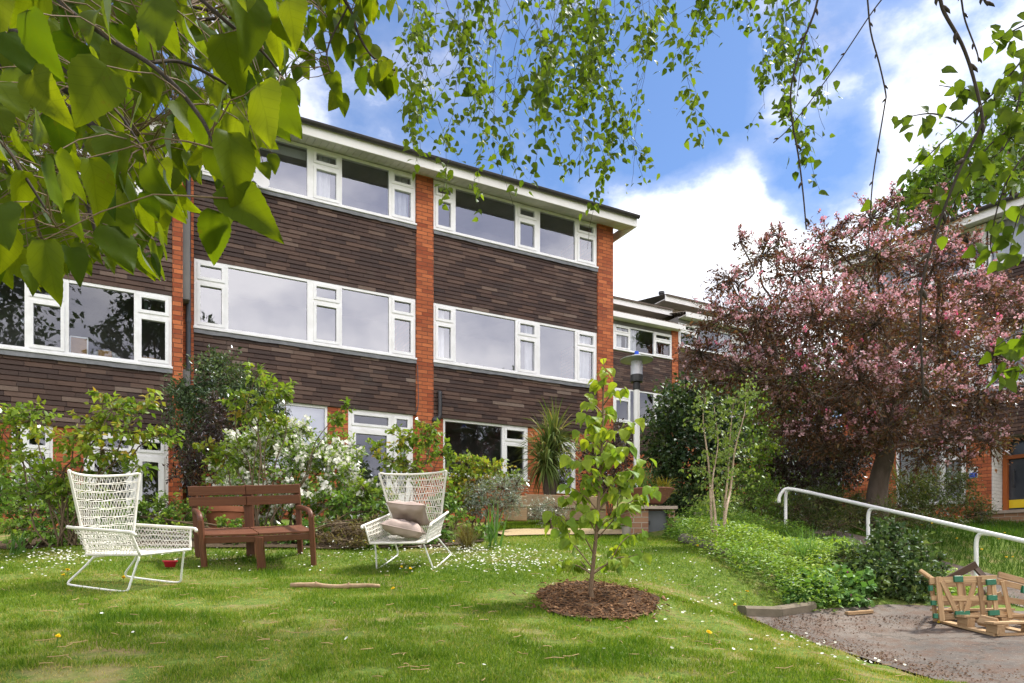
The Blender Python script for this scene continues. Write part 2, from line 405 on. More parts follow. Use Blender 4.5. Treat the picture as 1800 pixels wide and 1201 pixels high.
M['vinca'] = leafmat('ground_cover_leaf', (0.07, 0.16, 0.022), (0.21, 0.33, 0.04), 0.38, 0.03, c3=(0.38, 0.46, 0.06))
M['geranium'] = leafmat('cranesbill_leaf', (0.09, 0.20, 0.05), (0.20, 0.34, 0.09), 0.35, 0.025)
M['bg_tree'] = leafmat('far_tree_leaf', (0.08, 0.15, 0.02), (0.19, 0.28, 0.03), 0.45, 0.03, c3=(0.30, 0.32, 0.06))
M['dark_tree'] = leafmat('shade_tree_leaf', (0.03, 0.06, 0.015), (0.07, 0.12, 0.025), 0.35, 0.04)
M['magenta'] = leafmat('magenta_flower', (0.45, 0.05, 0.25), (0.6, 0.12, 0.36), 0.3, 0.02, tcol=(1, 0.9, 1))
M['dandelion'] = leafmat('dandelion_flower', (0.80, 0.50, 0.01), (0.85, 0.62, 0.02), 0.2, 0.02)
M['grass'] = leafmat('grass_blade', (0.065, 0.145, 0.014), (0.20, 0.285, 0.028), 0.38, 0.002, c3=(0.42, 0.35, 0.13), tcol=(1.2, 1.25, 0.5))
M['birch_s'] = leafmat('birch_sapling_leaf', (0.11, 0.18, 0.04), (0.25, 0.32, 0.06), 0.4, 0.05)
# ---------------------------------------------------------------- terrain
CP = []
for px, py, Y in [(300,1201,3.0),(900,1201,3.0),(1500,1201,3.25),(0,1201,3.0),(0,1100,4.0),(600,1100,4.1),(1050,1080,4.75),(1050,1030,5.65),
                  (240,1040,5.2),(30,1030,5.3),(460,998,6.9),(440,972,7.35),(340,972,7.3),(540,968,7.5),(715,1000,6.74),(100,965,7.6),(600,965,7.8),(850,960,7.6),(950,937,9.5),(1150,943,9.7),
                  (1100,985,7.2),(1250,1000,6.9),(1300,1040,6.5),(1390,1072,6.25),(1310,1083,6.0),(1200,1060,5.2),(1400,1121,5.35),(1500,1151,4.8),
                  (1343,1093,6.0),(1800,1201,3.9),(1666,1200,4.1),(1745,1120,5.4),(1800,1100,5.9),(1640,1092,6.0),(1560,1088,6.1),
                  (1750,960,9.5),(1700,930,11.8),(1750,924,15.4),(1600,915,13.0),(1450,943,10.3),(1240,915,10.2)]:
    CP.append(tuple(at(px, py, Y)))
CP += [(5.4,8,-.36),(4.75,9.3,.02),(4.1,10.4,.4),(6.2,7.8,-.33),(3.2,9.0,.32),(3.6,7.6,-.02),(5,5,-.58),(4,3,-.76),(3,0,-1.25),(0,0,-1.32),(-3,0,-1.25),
       (0,1.6,-.9),(3,1.6,-1.0),(-3,1.6,-.86),(-4.5,5.5,-.2),(-5.5,7.5,.05),(-5.4,11.5,.75),(-1.8,13.4,.8),(2,15.5,.95),(-8.5,9.8,.3),(-.5,11,.62),(2.2,12.2,.85),(-4,9.6,.5),
       (4.5,27,3.0),(12,30,2.8),(-12,30,2.6),(26,25,1.6),(-26,10,-.2),(22,5,-.5),(-25,-12,-2.2),(25,-12,-1.9),(0,-20,-2.6),(0,60,4.5),(60,60,4),(-60,60,3.5),(6,20,1.6),(9,17.5,1.0)]
CP = np.array(CP, float)
def _phi(r2): return 0.5 * r2 * np.log(r2 + 1e-9)
def _fit():
    n = len(CP); d2 = ((CP[:, None, :2] - CP[None, :, :2]) ** 2).sum(-1)
    A = np.zeros((n + 3, n + 3)); A[:n, :n] = _phi(d2) + np.eye(n) * 0.02
    A[:n, n] = 1; A[:n, n+1:] = CP[:, :2]; A[n, :n] = 1; A[n+1:, :n] = CP[:, :2].T
    return np.linalg.solve(A, np.r_[CP[:, 2], 0, 0, 0])
_W = _fit()
def g(X, Y):
    X = np.asarray(X, float); Y = np.asarray(Y, float); sh = X.shape
    x = np.clip(X.ravel(), -70, 70); y = np.clip(Y.ravel(), -30, 70); out = np.empty(len(x))
    for i in range(0, len(x), 20000):
        a = x[i:i+20000]; b = y[i:i+20000]
        d2 = (a[:, None] - CP[None, :, 0]) ** 2 + (b[:, None] - CP[None, :, 1]) ** 2
        out[i:i+20000] = _phi(d2) @ _W[:len(CP)] + _W[-3] + _W[-2] * a + _W[-1] * b
    return out.reshape(sh)
def ground_at(px, py, ymin=2.0, ymax=30.0):
    """where the sight line through (px, py) first meets the ground"""
    Y = np.linspace(ymin, ymax, 1500); X = (px - CX) / F * Y; z = (HY - py) / F * Y
    h = g(X, Y) - z
    k = np.argmax(h > 0)
    return np.array([X[k], Y[k], float(g(X[k], Y[k]))])
def gp(X, Y, dz=0.0): return np.array([X, Y, float(g(X, Y)) + dz])
def inpoly(P, poly):
    x, y = P[:, 0], P[:, 1]; poly = np.asarray(poly)[:, :2]; r = np.zeros(len(P), bool); n = len(poly)
    for i in range(n):
        a, b = poly[i], poly[(i + 1) % n]
        c = ((a[1] > y) != (b[1] > y)) & (x < (b[0] - a[0]) * (y - a[1]) / (b[1] - a[1] + 1e-12) + a[0])
        r ^= c
    return r
def axis(lo, hi, a, b, step, grow=1.18):
    v = list(np.arange(a, b + 1e-6, step)); s = step
    while v[-1] < hi: s *= grow; v.append(v[-1] + s)
    s = step; w = [v[0]]
    while w[-1] > lo: s *= grow; w.append(w[-1] - s)
    return np.array(w[:0:-1] + v)
EDGE = [ground_at(*p)[:2] for p in [(1310,1084),(1345,1098),(1400,1121),(1450,1137),(1500,1152),(1580,1177),(1666,1201)]]
RAIL = np.array([[5.9,6.5],[5.24,8.0],[4.66,9.3],[4.0,10.4]])
KERB = [ground_at(1312,1084)[:2], ground_at(1420,1078)[:2]]
TARMAC = [tuple(p) for p in EDGE] + [(2.9,3.0),(3.4,1.5),(4,-2),(14,-2),(14,6.3),(8.2,6.8),(6.35,7.6),(6.0,8.5),(5.5,9.5),(4.95,10.6),(4.2,11.8),(2.6,13.2),(1.0,13.4),
         (1.0,12.3),(2.4,12.0),(3.6,11.2),(4.3,10.4),(4.95,9.3),(5.45,8.1),(5.2,7.0),(4.4,6.55),(3.4,6.45),(2.6,6.25)]
def dens_poly(poly, step):
    out = []
    for a, b in zip(poly, list(poly[1:]) + [poly[0]]):
        a = np.array(a); b = np.array(b); n = max(1, int(np.linalg.norm(b - a) / step))
        out += [a + (b - a) * i / n for i in range(n)]
    return out
def sheet(name, poly, mat, dz, step=0.25, parent=None):
    """a sheet that follows the ground inside a plan outline"""
    import bmesh
    from mathutils.geometry import delaunay_2d_cdt
    from mathutils import Vector
    B = [Vector(p[:2]) for p in dens_poly([tuple(q[:2]) for q in poly], step)]
    n = len(B)
    lo = np.min([tuple(p) for p in B], 0); hi = np.max([tuple(p) for p in B], 0)
    gx, gy = np.meshgrid(np.arange(lo[0], hi[0], step), np.arange(lo[1], hi[1], step))
    Q = np.c_[gx.ravel(), gy.ravel()] + R_(-step*.15, step*.15, (gx.size, 2)); Q = Q[inpoly(Q, poly)]
    vs, es, fs, *_ = delaunay_2d_cdt(B + [Vector(q) for q in Q], [(i, (i + 1) % n) for i in range(n)], [list(range(n))], 1, 1e-5)
    V = np.array([tuple(v) for v in vs]); z = g(V[:, 0], V[:, 1]) + dz
    return mesh(name, np.c_[V, z], [tuple(f) for f in fs], mat, parent, smooth=True)

def lawnmat():
    m, nt, out = newmat('lawn_soil_and_turf')
    co = objco(nt)
    big = noise(nt, co, 0.9, 5, 0.6); fine = noise(nt, co, 28, 5, 0.7); mid = noise(nt, co, 5, 4, 0.6)
    col = mixc(nt, ramp(nt, fine, [(0.35, 0.0), (0.65, 1.0)]), (0.05, 0.095, 0.014), (0.14, 0.19, 0.035))
    col = mixc(nt, ramp(nt, mth(nt, 'ADD', mth(nt, 'MULTIPLY', big, 0.6), mth(nt, 'MULTIPLY', mid, 0.5)), [(0.56, 0.0), (0.72, 1.0)]), col, (0.24, 0.18, 0.09))
    principled(nt, out, col, 0.95, 0.1, bump(nt, fine, 0.8, 0.02))
    return m
M['lawn'] = lawnmat()
def tarmat():
    m, nt, out = newmat('worn_tarmac')
    co = objco(nt)
    a = noise(nt, co, 1.3, 6, 0.65); b = noise(nt, co, 60, 3, 0.7); c = noise(nt, co, 7, 5, 0.7)
    col = mixc(nt, ramp(nt, a, [(0.35, 0.0), (0.65, 1.0)]), (0.065, 0.057, 0.05), (0.155, 0.13, 0.108))
    col = mixc(nt, ramp(nt, c, [(0.45, 0.0), (0.62, 0.75)]), col, (0.10, 0.06, 0.04))
    col = mixc(nt, ramp(nt, b, [(0.62, 0.0), (0.7, 0.8)]), col, (0.27, 0.24, 0.20))
    col = mixc(nt, ramp(nt, noise(nt, co, 42, 2), [(0.3, 0.7), (0.4, 0.0)]), col, (0.06, 0.045, 0.035))
    v = nt.nodes.new('ShaderNodeTexVoronoi'); v.feature = 'DISTANCE_TO_EDGE'; v.inputs['Scale'].default_value = 0.7
    wv = nt.nodes.new('ShaderNodeVectorMath'); wv.operation = 'ADD'; nt.links.new(co, wv.inputs[0]); nt.links.new(noise(nt, co, 2.2, 5, 0.6, 'Color'), wv.inputs[1]); nt.links.new(wv.outputs[0], v.inputs['Vector'])
    col = mixc(nt, ramp(nt, v.outputs['Distance'], [(0.0, 0.75), (0.012, 0.0)]), col, (0.035, 0.03, 0.022))      # cracks
    principled(nt, out, col, 0.9, 0.25, bump(nt, b, 0.6, 0.008))
    return m
M['tarmac'] = tarmat()
M['gravel'] = plain('pale_path_gravel', (0.40, 0.31, 0.18), (0.28, 0.215, 0.12), 0.95, 40, 0.6, 0.1, dist=0.01)
M['mulch_soil'] = plain('mulch_soil', (0.055, 0.033, 0.02), (0.10, 0.06, 0.035), 0.95, 30, 0.9, 0.1, dist=0.02)
M['bed_soil'] = plain('bed_soil', (0.05, 0.035, 0.022), (0.09, 0.065, 0.04), 0.95, 18, 0.9, 0.1, dist=0.02)

xs = axis(-90, 90, -8, 8.5, 0.125); ys = axis(-60, 130, 2, 14, 0.125)
gx, gy = np.meshgrid(xs, ys, indexing='ij')
gz = g(gx, gy)
# the lawn is a little lumpy; under the hard surfaces it stays just below them
lump = 0.008*np.sin(gx*5.1+1.3*np.sin(gy*3.3))*np.cos(gy*4.3+.8*np.sin(gx*2.9))
P2 = np.c_[gx.ravel(), gy.ravel()]
hard = inpoly(P2, TARMAC).reshape(gx.shape)
near = (np.abs(gx) < 9) & (gy > 1) & (gy < 15)
gz = gz + np.where(near & ~hard, lump, 0) - np.where(hard, 0.03, 0)
na, nb = gx.shape
idx = np.arange(na*nb).reshape(na, nb)
FQ = np.stack([idx[:-1, :-1], idx[1:, :-1], idx[1:, 1:], idx[:-1, 1:]], -1).reshape(-1, 4)
lawn = tag(mesh('ground', np.c_[gx.ravel(), gy.ravel(), gz.ravel()], FQ, M['lawn'], smooth=True), kind='structure')
tag(sheet('tarmac_drive', TARMAC, M['tarmac'], 0.004), kind='structure')
PATH = [ground_at(*p)[:2] for p in [(868,939),(900,933),(960,931),(1030,932),(1112,934)]] + [ground_at(*p)[:2] for p in [(1112,941),(1040,942),(950,943),(890,945)]]
tag(sheet('gravel_path', PATH, M['gravel'], 0.024, 0.12), kind='structure')
MC = ground_at(1048, 1056)
MUL = [(MC[0] + 0.43*(1+.08*math.sin(3*a+1)+.05*math.sin(7*a))*math.cos(a), MC[1] + 0.62*(1+.08*math.sin(2*a)+.05*math.sin(5*a))*math.sin(a)) for a in np.linspace(0, 2*PI, 40, endpoint=False)]
tag(sheet('mulch_bed', MUL, M['mulch_soil'], 0.020, 0.08), kind='structure')
BEDL = [ground_at(*p)[:2] for p in [(-260,962),(0,968),(130,962),(330,966),(560,968),(640,966),(780,964),(850,955)]] + [(-.3,9.2),(-.6,10.6),(-3,10.3),(-6,9.4),(-8.5,8.6)]
tag(sheet('flower_bed', BEDL, M['bed_soil'], 0.022, 0.2), kind='structure')
GC = [ground_at(*p)[:2] for p in [(1172,948),(1208,928),(1300,915)]] + [(3.9,10.4),(4.5,9.3),(5.0,8.1),(4.75,7.2),(4.0,6.75),(3.2,6.6)] + [ground_at(*p)[:2] for p in [(1455,1079),(1395,1071),(1350,1040),(1290,1004),(1230,972)]]

M['straw'] = plain('dry_straw', (0.42, 0.29, 0.14), (0.30, 0.19, 0.09), 0.8, 20, 0)
# ---------------------------------------------------------------- grass blades, leaf litter, daisies
def blades(name, P, h, w, mat, tint, lean=0.5, parent=None):
    n = len(P); a = R_(0, 2*PI, n); b = R_(0, 2*PI, n); l = np.abs(RNG.normal(0, lean, n))
    s = np.c_[np.cos(a), np.sin(a), np.zeros(n)] * (w / 2)[:, None]
    d = np.c_[np.cos(b)*l, np.sin(b)*l, np.ones(n)]; d = d / np.linalg.norm(d, axis=1)[:, None] * h[:, None]
    mid = P + d * 0.55; tip = P + d + np.c_[np.cos(b)*l, np.sin(b)*l, -0.4*l] * (h * 0.35)[:, None]
    V = np.stack([P - s, P + s, mid - s*.8, mid + s*.8, tip], 1).reshape(-1, 3)
    i = np.arange(n)[:, None] * 5
    Fc = np.concatenate([i + np.array([[0, 1, 3]]), i + np.array([[0, 3, 2]]), i + np.array([[2, 3, 4]])])
    return mesh(name, V, Fc, mat, parent, np.repeat(tint, 5))
def vnoise(X, Y, s, seed):
    r = np.random.default_rng(seed); T = r.random((64, 64))
    x = X*s; y = Y*s; i = np.floor(x).astype(int); j = np.floor(y).astype(int); u = x-i; v = y-j
    u = u*u*(3-2*u); v = v*v*(3-2*v); A = T[i % 64, j % 64]; B = T[(i+1) % 64, j % 64]; C = T[i % 64, (j+1) % 64]; D = T[(i+1) % 64, (j+1) % 64]
    return (A*(1-u)+B*u)*(1-v)+(C*(1-u)+D*u)*v
LAWN = [ground_at(*p)[:2] for p in [(-60,964),(0,966),(130,960),(330,964),(560,966),(640,964),(780,962),(855,952),(905,940),(960,935),(1100,936),(1172,944),(1230,970),(1290,1002),(1350,1038),(1392,1070),(1316,1082)]] + [tuple(p) for p in EDGE] + [(2.75,3.4),(2.6,2.4),(-2.6,2.4)]
def lawn_points(n):
    u = RNG.random(n); Y = 2.6 + (10.2-2.6) * u**1.25
    X = R_(-.76, .64, n) * Y
    P = np.c_[X, Y]; return P[inpoly(P, LAWN)]
TUFT = [(ground_at(300,1085), .75, .28), (ground_at(520,1010), .8, .25), (ground_at(1420,1172), .28, .16), (ground_at(1075,1165), .4, .22), (ground_at(340,1050), .3, .2),
        (ground_at(740,1060), .4, .2), (ground_at(150,1110), .5, .3), (ground_at(455,985), .6, .2)]
for _ in range(90):
    q = ground_at(R_(-20, 1500), 1045 + 150*R_(0, 1)**.8); TUFT.append((q, R_(.05, .16), R_(.03, .09)))
BARE = [(ground_at(R_(-20, 1450), 1075 + 120*R_(0, 1)), R_(.05, .16), R_(.04, .09)) for _ in range(34)] + [(ground_at(x, y), a, b) for x, y, a, b in [(330,1070,.2,.07),(230,1155,.16,.06),(560,1075,.1,.05),(250,1020,.3,.06),(950,1030,.25,.06),(640,1120,.14,.06)]]
P = lawn_points(430000)
z = g(P[:, 0], P[:, 1])
nz = 0.55*vnoise(P[:, 0]+50, P[:, 1]+50, 1.7, 1) + 0.3*vnoise(P[:, 0]+50, P[:, 1]+50, 5.5, 2) + 0.15*vnoise(P[:, 0]+50, P[:, 1]+50, 17, 3)
tuft = np.zeros(len(P))
for c, rx, ry in TUFT:
    tuft = np.maximum(tuft, np.exp(-(((P[:, 0]-c[0])/rx)**2 + ((P[:, 1]-c[1])/ry)**2)*1.6))
worn = np.clip((nz-.53)*5, 0, 1) * np.clip(1.35-np.abs(P[:, 1]-3.9)*.28, .15, 1) * (1-tuft)
bare = np.zeros(len(P))
for c, rx, ry in BARE:
    bare = np.maximum(bare, np.exp(-(((P[:, 0]-c[0])/rx)**2 + ((P[:, 1]-c[1])/ry)**2)))
worn = np.clip(np.maximum(worn, bare*1.25), 0, 1); tuft = tuft*(1-bare)
inm = inpoly(P, MUL) | inpoly(P, PATH)
keep = (RNG.random(len(P)) > worn*.9) & ~inm
P, z, nz, tuft, worn = P[keep], z[keep], nz[keep], tuft[keep], worn[keep]
h = (0.013 + 0.016*RNG.random(len(P)) + 0.014*(.6-nz)) * (1-.35*worn) + tuft*R_(.006, .04, len(P))
tint = np.clip(.47 + .24*RNG.normal(0, 1, len(P)) + worn*.45 - tuft*.26 + (nz-.5)*.9, 0, 1)
w = 0.0022 + 0.0009*P[:, 1]/3.0
tag(blades('grass', np.c_[P, z+.004], h, w, M['grass'], tint, .8), 'short green lawn grass with darker tufts and worn yellow patches', 'grass', kind='stuff')
BEHIND = [ground_at(*p)[:2] for p in [(840,940),(868,937),(900,931),(960,929),(1030,930),(1112,932),(1112,918),(1060,908),(930,908),(880,920)]]
Q = np.c_[R_(-.8, 2.4, 60000), R_(8.5, 12.5, 60000)]; Q = Q[inpoly(Q, BEHIND)]
tag(blades('grass', np.c_[Q, g(Q[:, 0], Q[:, 1]) + .004], R_(.02, .05, len(Q)), np.full(len(Q), .006), M['grass'], np.clip(RNG.normal(.42, .2, len(Q)), 0, 1)), 'strip of short grass between the gravel path and the raised bed', 'grass', kind='stuff')
n = 260; q = lawn_points(9000); q = q[q[:, 1] < 6.5][:n]; a = R_(0, PI, len(q)); l = R_(.012, .05, len(q)); zq = g(q[:, 0], q[:, 1]) + R_(.02, .04, len(q))
mb = MB()
for p_, a_, l_, z_ in zip(q, a, l, zq):
    d_ = np.array([math.cos(a_), math.sin(a_), 0])*l_; c_ = np.array([p_[0], p_[1], z_]); mb.tube([c_-d_, c_ + R_(-.004, .006, 3), c_+d_ + [0, 0, R_(-.008, .01)]], .0017, 4)
tag(mb.build('straw', M['straw']), 'dry straw bits and little twigs lying in the lawn', 'straw', kind='stuff')
# rough grass on the far right bank and lawn behind
M['long_grass'] = leafmat('long_grass_blade', (0.03, 0.075, 0.012), (0.075, 0.14, 0.02), 0.35, 0.003, c3=(0.16, 0.2, 0.04))
n = 60000
Q = np.c_[R_(4.6, 11, n), R_(6.9, 15, n)]
ok = ~inpoly(Q, TARMAC) & (Q[:, 0] > 5.3-(Q[:, 1]-7)*.3) & (Q[:, 0]/Q[:, 1] < .76) & (((Q-np.array([10.8,15.05])) @ np.array([-.811,-.584])) > .3)
Q = Q[ok]
tag(blades('long_grass', np.c_[Q, g(Q[:, 0], Q[:, 1])], R_(.05, .16, len(Q)), np.full(len(Q), .007), M['long_grass'], np.clip(RNG.normal(.35, .25, len(Q)), 0, 1), .6), 'longer grass on the bank below the right hand houses', 'grass', kind='stuff')
def discs(name, P, r, mat, tint, k=6, tilt=.5, parent=None, up=None):
    """small many-petalled discs, each tilted its own way"""
    n = len(P); a = np.linspace(0, 2*PI, k, endpoint=False)
    nrm = unit(np.c_[RNG.normal(0, tilt, n), RNG.normal(0, tilt, n) - .25, np.ones(n)]) if up is None else up
    t = unit(np.cross(nrm, np.array([1.0, .3, .1]))); b = np.cross(nrm, t)
    ring = P[:, None, :] + r[:, None, None]*(np.cos(a)[None, :, None]*t[:, None, :] + np.sin(a)[None, :, None]*b[:, None, :]) * (1 + .15*np.cos(a*3))[None, :, None]
    V = np.concatenate([P[:, None, :] - nrm[:, None, :]*r[:, None, None]*.25, ring], 1).reshape(-1, 3)
    i = np.arange(n)[:, None]*(k+1)
    Fc = np.concatenate([i + np.array([[0, 1+j, 1+(j+1) % k]]) for j in range(k)])
    return mesh(name, V, Fc, mat, parent, np.repeat(tint, k+1))
# daisies grow in drifts
D = []
for px, py, sx, sy, n in [(110,983,50,8,150),(60,1000,60,14,60),(250,983,110,9,60),(620,970,60,10,60),(380,985,60,8,25),(815,972,45,9,150),(860,985,55,12,190),(900,998,50,10,90),(760,1000,50,12,30),(930,990,60,16,40),
                          (1000,1005,60,20,30),(1120,1000,70,22,45),(1200,1010,50,25,30),(1150,1085,60,10,25),(690,990,40,10,40),(1230,1060,50,22,25),(1450,1138,70,12,60),(1560,1172,60,9,40),(300,1120,260,50,7),(1000,1120,200,40,5),(560,1000,60,12,20)]:
    for _ in range(n):
        q = ground_at(px + RNG.normal()*sx, py + RNG.normal()*sy*.8)
        if inpoly(q[None, :2], LAWN)[0] and not inpoly(q[None, :2], MUL)[0]: D.append(q)
D = np.array(D); D[:, 2] += R_(.03, .06, len(D))
tag(discs('daisies', D, R_(.0065, .0115, len(D)), M['white_flower'], R_(0, 1, len(D)), 8, .35), 'small white daisies growing in drifts over the lawn', 'daisies', kind='stuff')
# brown leaf crumbs along the drive's edge, chips of mulch round the young tree
M['litter'] = leafmat('brown_litter', (0.07, 0.035, 0.02), (0.12, 0.065, 0.038), 0.1, 0.01, c3=(0.17, 0.115, 0.07))
n = 1900
E = np.array(EDGE); k = R_(0, len(E)-1.001, n); i = k.astype(int); e = E[i] + (E[i+1]-E[i])*(k-i)[:, None]
e = e + np.c_[np.abs(RNG.normal(0, .3, n)) + .02, RNG.normal(0, .12, n)]
e2 = np.c_[R_(2.1, 5.2, 1500), 6.15 - np.abs(RNG.normal(0, .2, 1500))]
e = np.vstack([e, e2]); e = e[inpoly(e, TARMAC)]
tag(discs('leaf_litter', np.c_[e, g(e[:, 0], e[:, 1]) + .012], R_(.002, .0085, len(e)), M['litter'], R_(0, 1, len(e)), 5, .4), 'brown leaf crumbs scattered over the edge of the drive', 'leaf litter', kind='stuff')
mb = MB()
for _ in range(1300):
    a = R_(0, 2*PI); r = math.sqrt(R_(0, 1))*(1.0 + (.22*abs(RNG.normal()) if RNG.random() < .35 else 0))
    x = MC[0] + .43*r*math.cos(a); y = MC[1] + .60*r*math.sin(a); c = gp(x, y, R_(.016, .028)); dr = unit(np.array([R_(-1, 1), R_(-1, 1), R_(-.4, .4)]))
    L = R_(.005, .025); mb.beam(c-dr*L, c+dr*L, R_(.005, .018), R_(.003, .007), tint=R_(0, 1))
M['chip'] = woodmat('bark_chip', (0.24, 0.135, 0.07), (0.09, 0.05, 0.028), 0.9, 0.1)
tag(mb.build('bark_chips', M['chip']), 'brown bark mulch chips heaped round the young tree', 'bark chips', kind='stuff')

# ---------------------------------------------------------------- sky, sun, camera
SUN_AZ, SUN_EL = math.radians(62), math.radians(58)      # azimuth clockwise from straight ahead
w_ = bpy.data.worlds.new('World'); SC.world = w_; w_.use_nodes = True
nt = w_.node_tree; nt.nodes.clear()
wo = nt.nodes.new('ShaderNodeOutputWorld')
sky = nt.nodes.new('ShaderNodeTexSky'); sky.sky_type = 'NISHITA'; sky.sun_disc = False
sky.sun_elevation = SUN_EL; sky.sun_rotation = SUN_AZ; sky.air_density = 1.0; sky.dust_density = 0.4; sky.ozone_density = 2.5
bg1 = nt.nodes.new('ShaderNodeBackground'); bg1.inputs[1].default_value = 0.05
blue = mixc(nt, 1.0, sky.outputs[0], (0.76, 0.88, 1.04), 'MULTIPLY')
nt.links.new(blue, bg1.inputs[0])
bg2 = nt.nodes.new('ShaderNodeBackground'); bg2.inputs[1].default_value = 1.0
tc = nt.nodes.new('ShaderNodeTexCoord')
def field(v, dsc, sc):
    mp = nt.nodes.new('ShaderNodeMapping'); mp.inputs['Location'].default_value = dsc; mp.inputs['Scale'].default_value = sc
    nt.links.new(tc.outputs['Generated'], mp.inputs[0]); return mp.outputs[0]
n1 = noise(nt, field(None, (3.2, 1.7, .6), (1, 1, 1.5)), 2.6, 9, 0.56)
n2 = noise(nt, field(None, (7.1, 0.3, 2.0), (1, 1, 1.8)), 6.5, 7, 0.6)
dens = mth(nt, 'ADD', mth(nt, 'ADD', mth(nt, 'MULTIPLY', n1, 2.3), mth(nt, 'MULTIPLY', n2, 1.0)), -1.17)
vdot = []
def blob(px, py, rad, wgt):
    """a bank of cloud (or a clear patch, wgt < 0) round one direction of the sky"""
    global dens
    d = unit(np.array([(px-CX)/F, 1.0, (HY-py)/F]))
    vm = nt.nodes.new('ShaderNodeVectorMath'); vm.operation = 'DOT_PRODUCT'; nt.links.new(tc.outputs['Generated'], vm.inputs[0]); vm.inputs[1].default_value = d
    mr = nt.nodes.new('ShaderNodeMapRange'); mr.interpolation_type = 'SMOOTHSTEP'
    nt.links.new(vm.outputs['Value'], mr.inputs[0]); mr.inputs[1].default_value = math.cos(rad/F); mr.inputs[2].default_value = 1.0; mr.inputs[3].default_value = 0; mr.inputs[4].default_value = wgt
    dens = mth(nt, 'ADD', dens, mr.outputs[0])
blob(1170, 430, 190, .46); blob(1700, 130, 330, .2); blob(1420, 480, 200, .38); blob(1600, 330, 150, .2); blob(850, 130, 220, .16); blob(1385, 170, 110, .26); blob(1400, 60, 90, .12)
blob(600, 170, 190, .2); blob(1020, 290, 230, -.34); blob(1240, 120, 210, -.36); blob(1445, 300, 110, -.62); blob(740, 290, 150, -.1); blob(1500, 30, 130, -.38); blob(620, 20, 150, -.1); blob(1000, 60, 200, -.12)
sx = nt.nodes.new('ShaderNodeSeparateXYZ'); nt.links.new(tc.outputs['Generated'], sx.inputs[0])
dens = mth(nt, 'ADD', dens, mth(nt, 'MULTIPLY', mth(nt, 'MULTIPLY', sx.outputs[1], -1.0, True), .55))      # thicker cloud on the far side of the sky
cl = ramp(nt, dens, [(0.22, 0.0), (0.44, 0.16), (0.58, 0.58), (0.72, 0.93), (0.9, 1.0)])
shade = ramp(nt, noise(nt, field(None, (1.1, 5.2, .9), (1, 1, 1.6)), 3.3, 6, .55), [(0.42, 0.0), (0.64, 1.0)])
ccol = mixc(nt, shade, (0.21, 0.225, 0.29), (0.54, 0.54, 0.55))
ccol = mixc(nt, mth(nt, 'MULTIPLY', mth(nt, 'ADD', mth(nt, 'MULTIPLY', sx.outputs[1], -1.0), .1), 1.4, True), ccol, mixc(nt, 1.0, ccol, (2.3, 2.14, 1.96), 'MULTIPLY'))     # unseen cloud behind the viewer, brightened and warmed as added fill light
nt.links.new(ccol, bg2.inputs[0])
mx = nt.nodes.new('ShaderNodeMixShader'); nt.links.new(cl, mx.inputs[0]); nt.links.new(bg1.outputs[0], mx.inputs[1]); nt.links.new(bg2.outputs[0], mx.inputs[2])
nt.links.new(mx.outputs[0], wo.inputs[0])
sd = bpy.data.lights.new('sun', 'SUN'); sd.energy = 2.4; sd.angle = math.radians(6.0); sd.color = (1.0, 0.95, 0.87)
so = bpy.data.objects.new('sun', sd); COL.objects.link(so)
so.rotation_euler = (PI/2 - SUN_EL, 0, -SUN_AZ + PI)
# the lamp shines along its -Z: tilt it, then turn it so that light comes from SUN_AZ
from mathutils import Vector
sdir = Vector((math.sin(SUN_AZ)*math.cos(SUN_EL), math.cos(SUN_AZ)*math.cos(SUN_EL), math.sin(SUN_EL)))
so.rotation_euler = (-sdir).to_track_quat('-Z', 'Y').to_euler()
so.location = (0, 0, 30)
cd = bpy.data.cameras.new('camera'); cd.sensor_width = 36; cd.lens = F/1800*36; cd.shift_y = (HY-600.5)/1800; cd.clip_end = 1000; cd.clip_start = 0.05
co_ = bpy.data.objects.new('camera', cd); COL.objects.link(co_); co_.rotation_euler = (PI/2, 0, 0); SC.camera = co_
SC.view_settings.view_transform = 'Standard'; SC.view_settings.look = 'None'; SC.view_settings.exposure = 1.80; SC.view_settings.gamma = 1.0
SC.render.engine = 'CYCLES'
SC.cycles.transparent_max_bounces = 16; SC.cycles.max_bounces = 8
# ---------------------------------------------------------------- houses
VX, KD = 3250.0, 34900.0
_a = unit(np.array([VX-CX, F]))
_Y0 = KD/(VX-745)
MAIN = Fr(((745-CX)/F*_Y0, _Y0, 0), _a)
def U(px, K=KD): return (K/(VX-px) - _Y0) / _a[1]
def Ul(px): return (KD*12.75/13.1/(VX-px) - (_Y0 - .35*_a[0])) / _a[1]  # on the plane of the nearer left house

def tiles(fr, u0, u1, z0, z1, v, rng, rows=None):
    """one hung panel of long split tiles: every course laps over the one below"""
    mb = MB(); n = rows or max(1, round((z1-z0)/0.077)); h = (z1-z0)/n
    for r in range(n):
        a = z0 + r*h; u = u0 - rng.uniform(0, .3)
        while u < u1 - 1e-4:
            e = min(u + rng.choice([.34, .36, .36, .38]), u1); s = max(u, u0)
            if e - s > .01:
                t = min(1, max(0, rng.betavariate(1.3, 2.3))); j = rng.uniform(-.002, .002); b = s + .0025; c = e - .0025
                p = .040 + j; q = .012 + j; lo = a + .003; hi = a + h + .012
                L = [(b,v+p,lo),(c,v+p,lo),(c,v+p-.002,lo+h*.72),(b,v+p-.002,lo+h*.72),(c,v+q,hi),(b,v+q,hi),(b,v,lo+.006),(c,v,lo+.006)]
                mb.add([fr.w(*x) for x in L], [(0,1,2,3),(3,2,4,5),(6,7,1,0),(0,3,5,6),(1,7,4,2)], t, L)
            u = e
    return mb
def bxs(fr, boxes):
    mb = MB()
    for b in boxes: mb.box(b, fr=fr)
    return mb
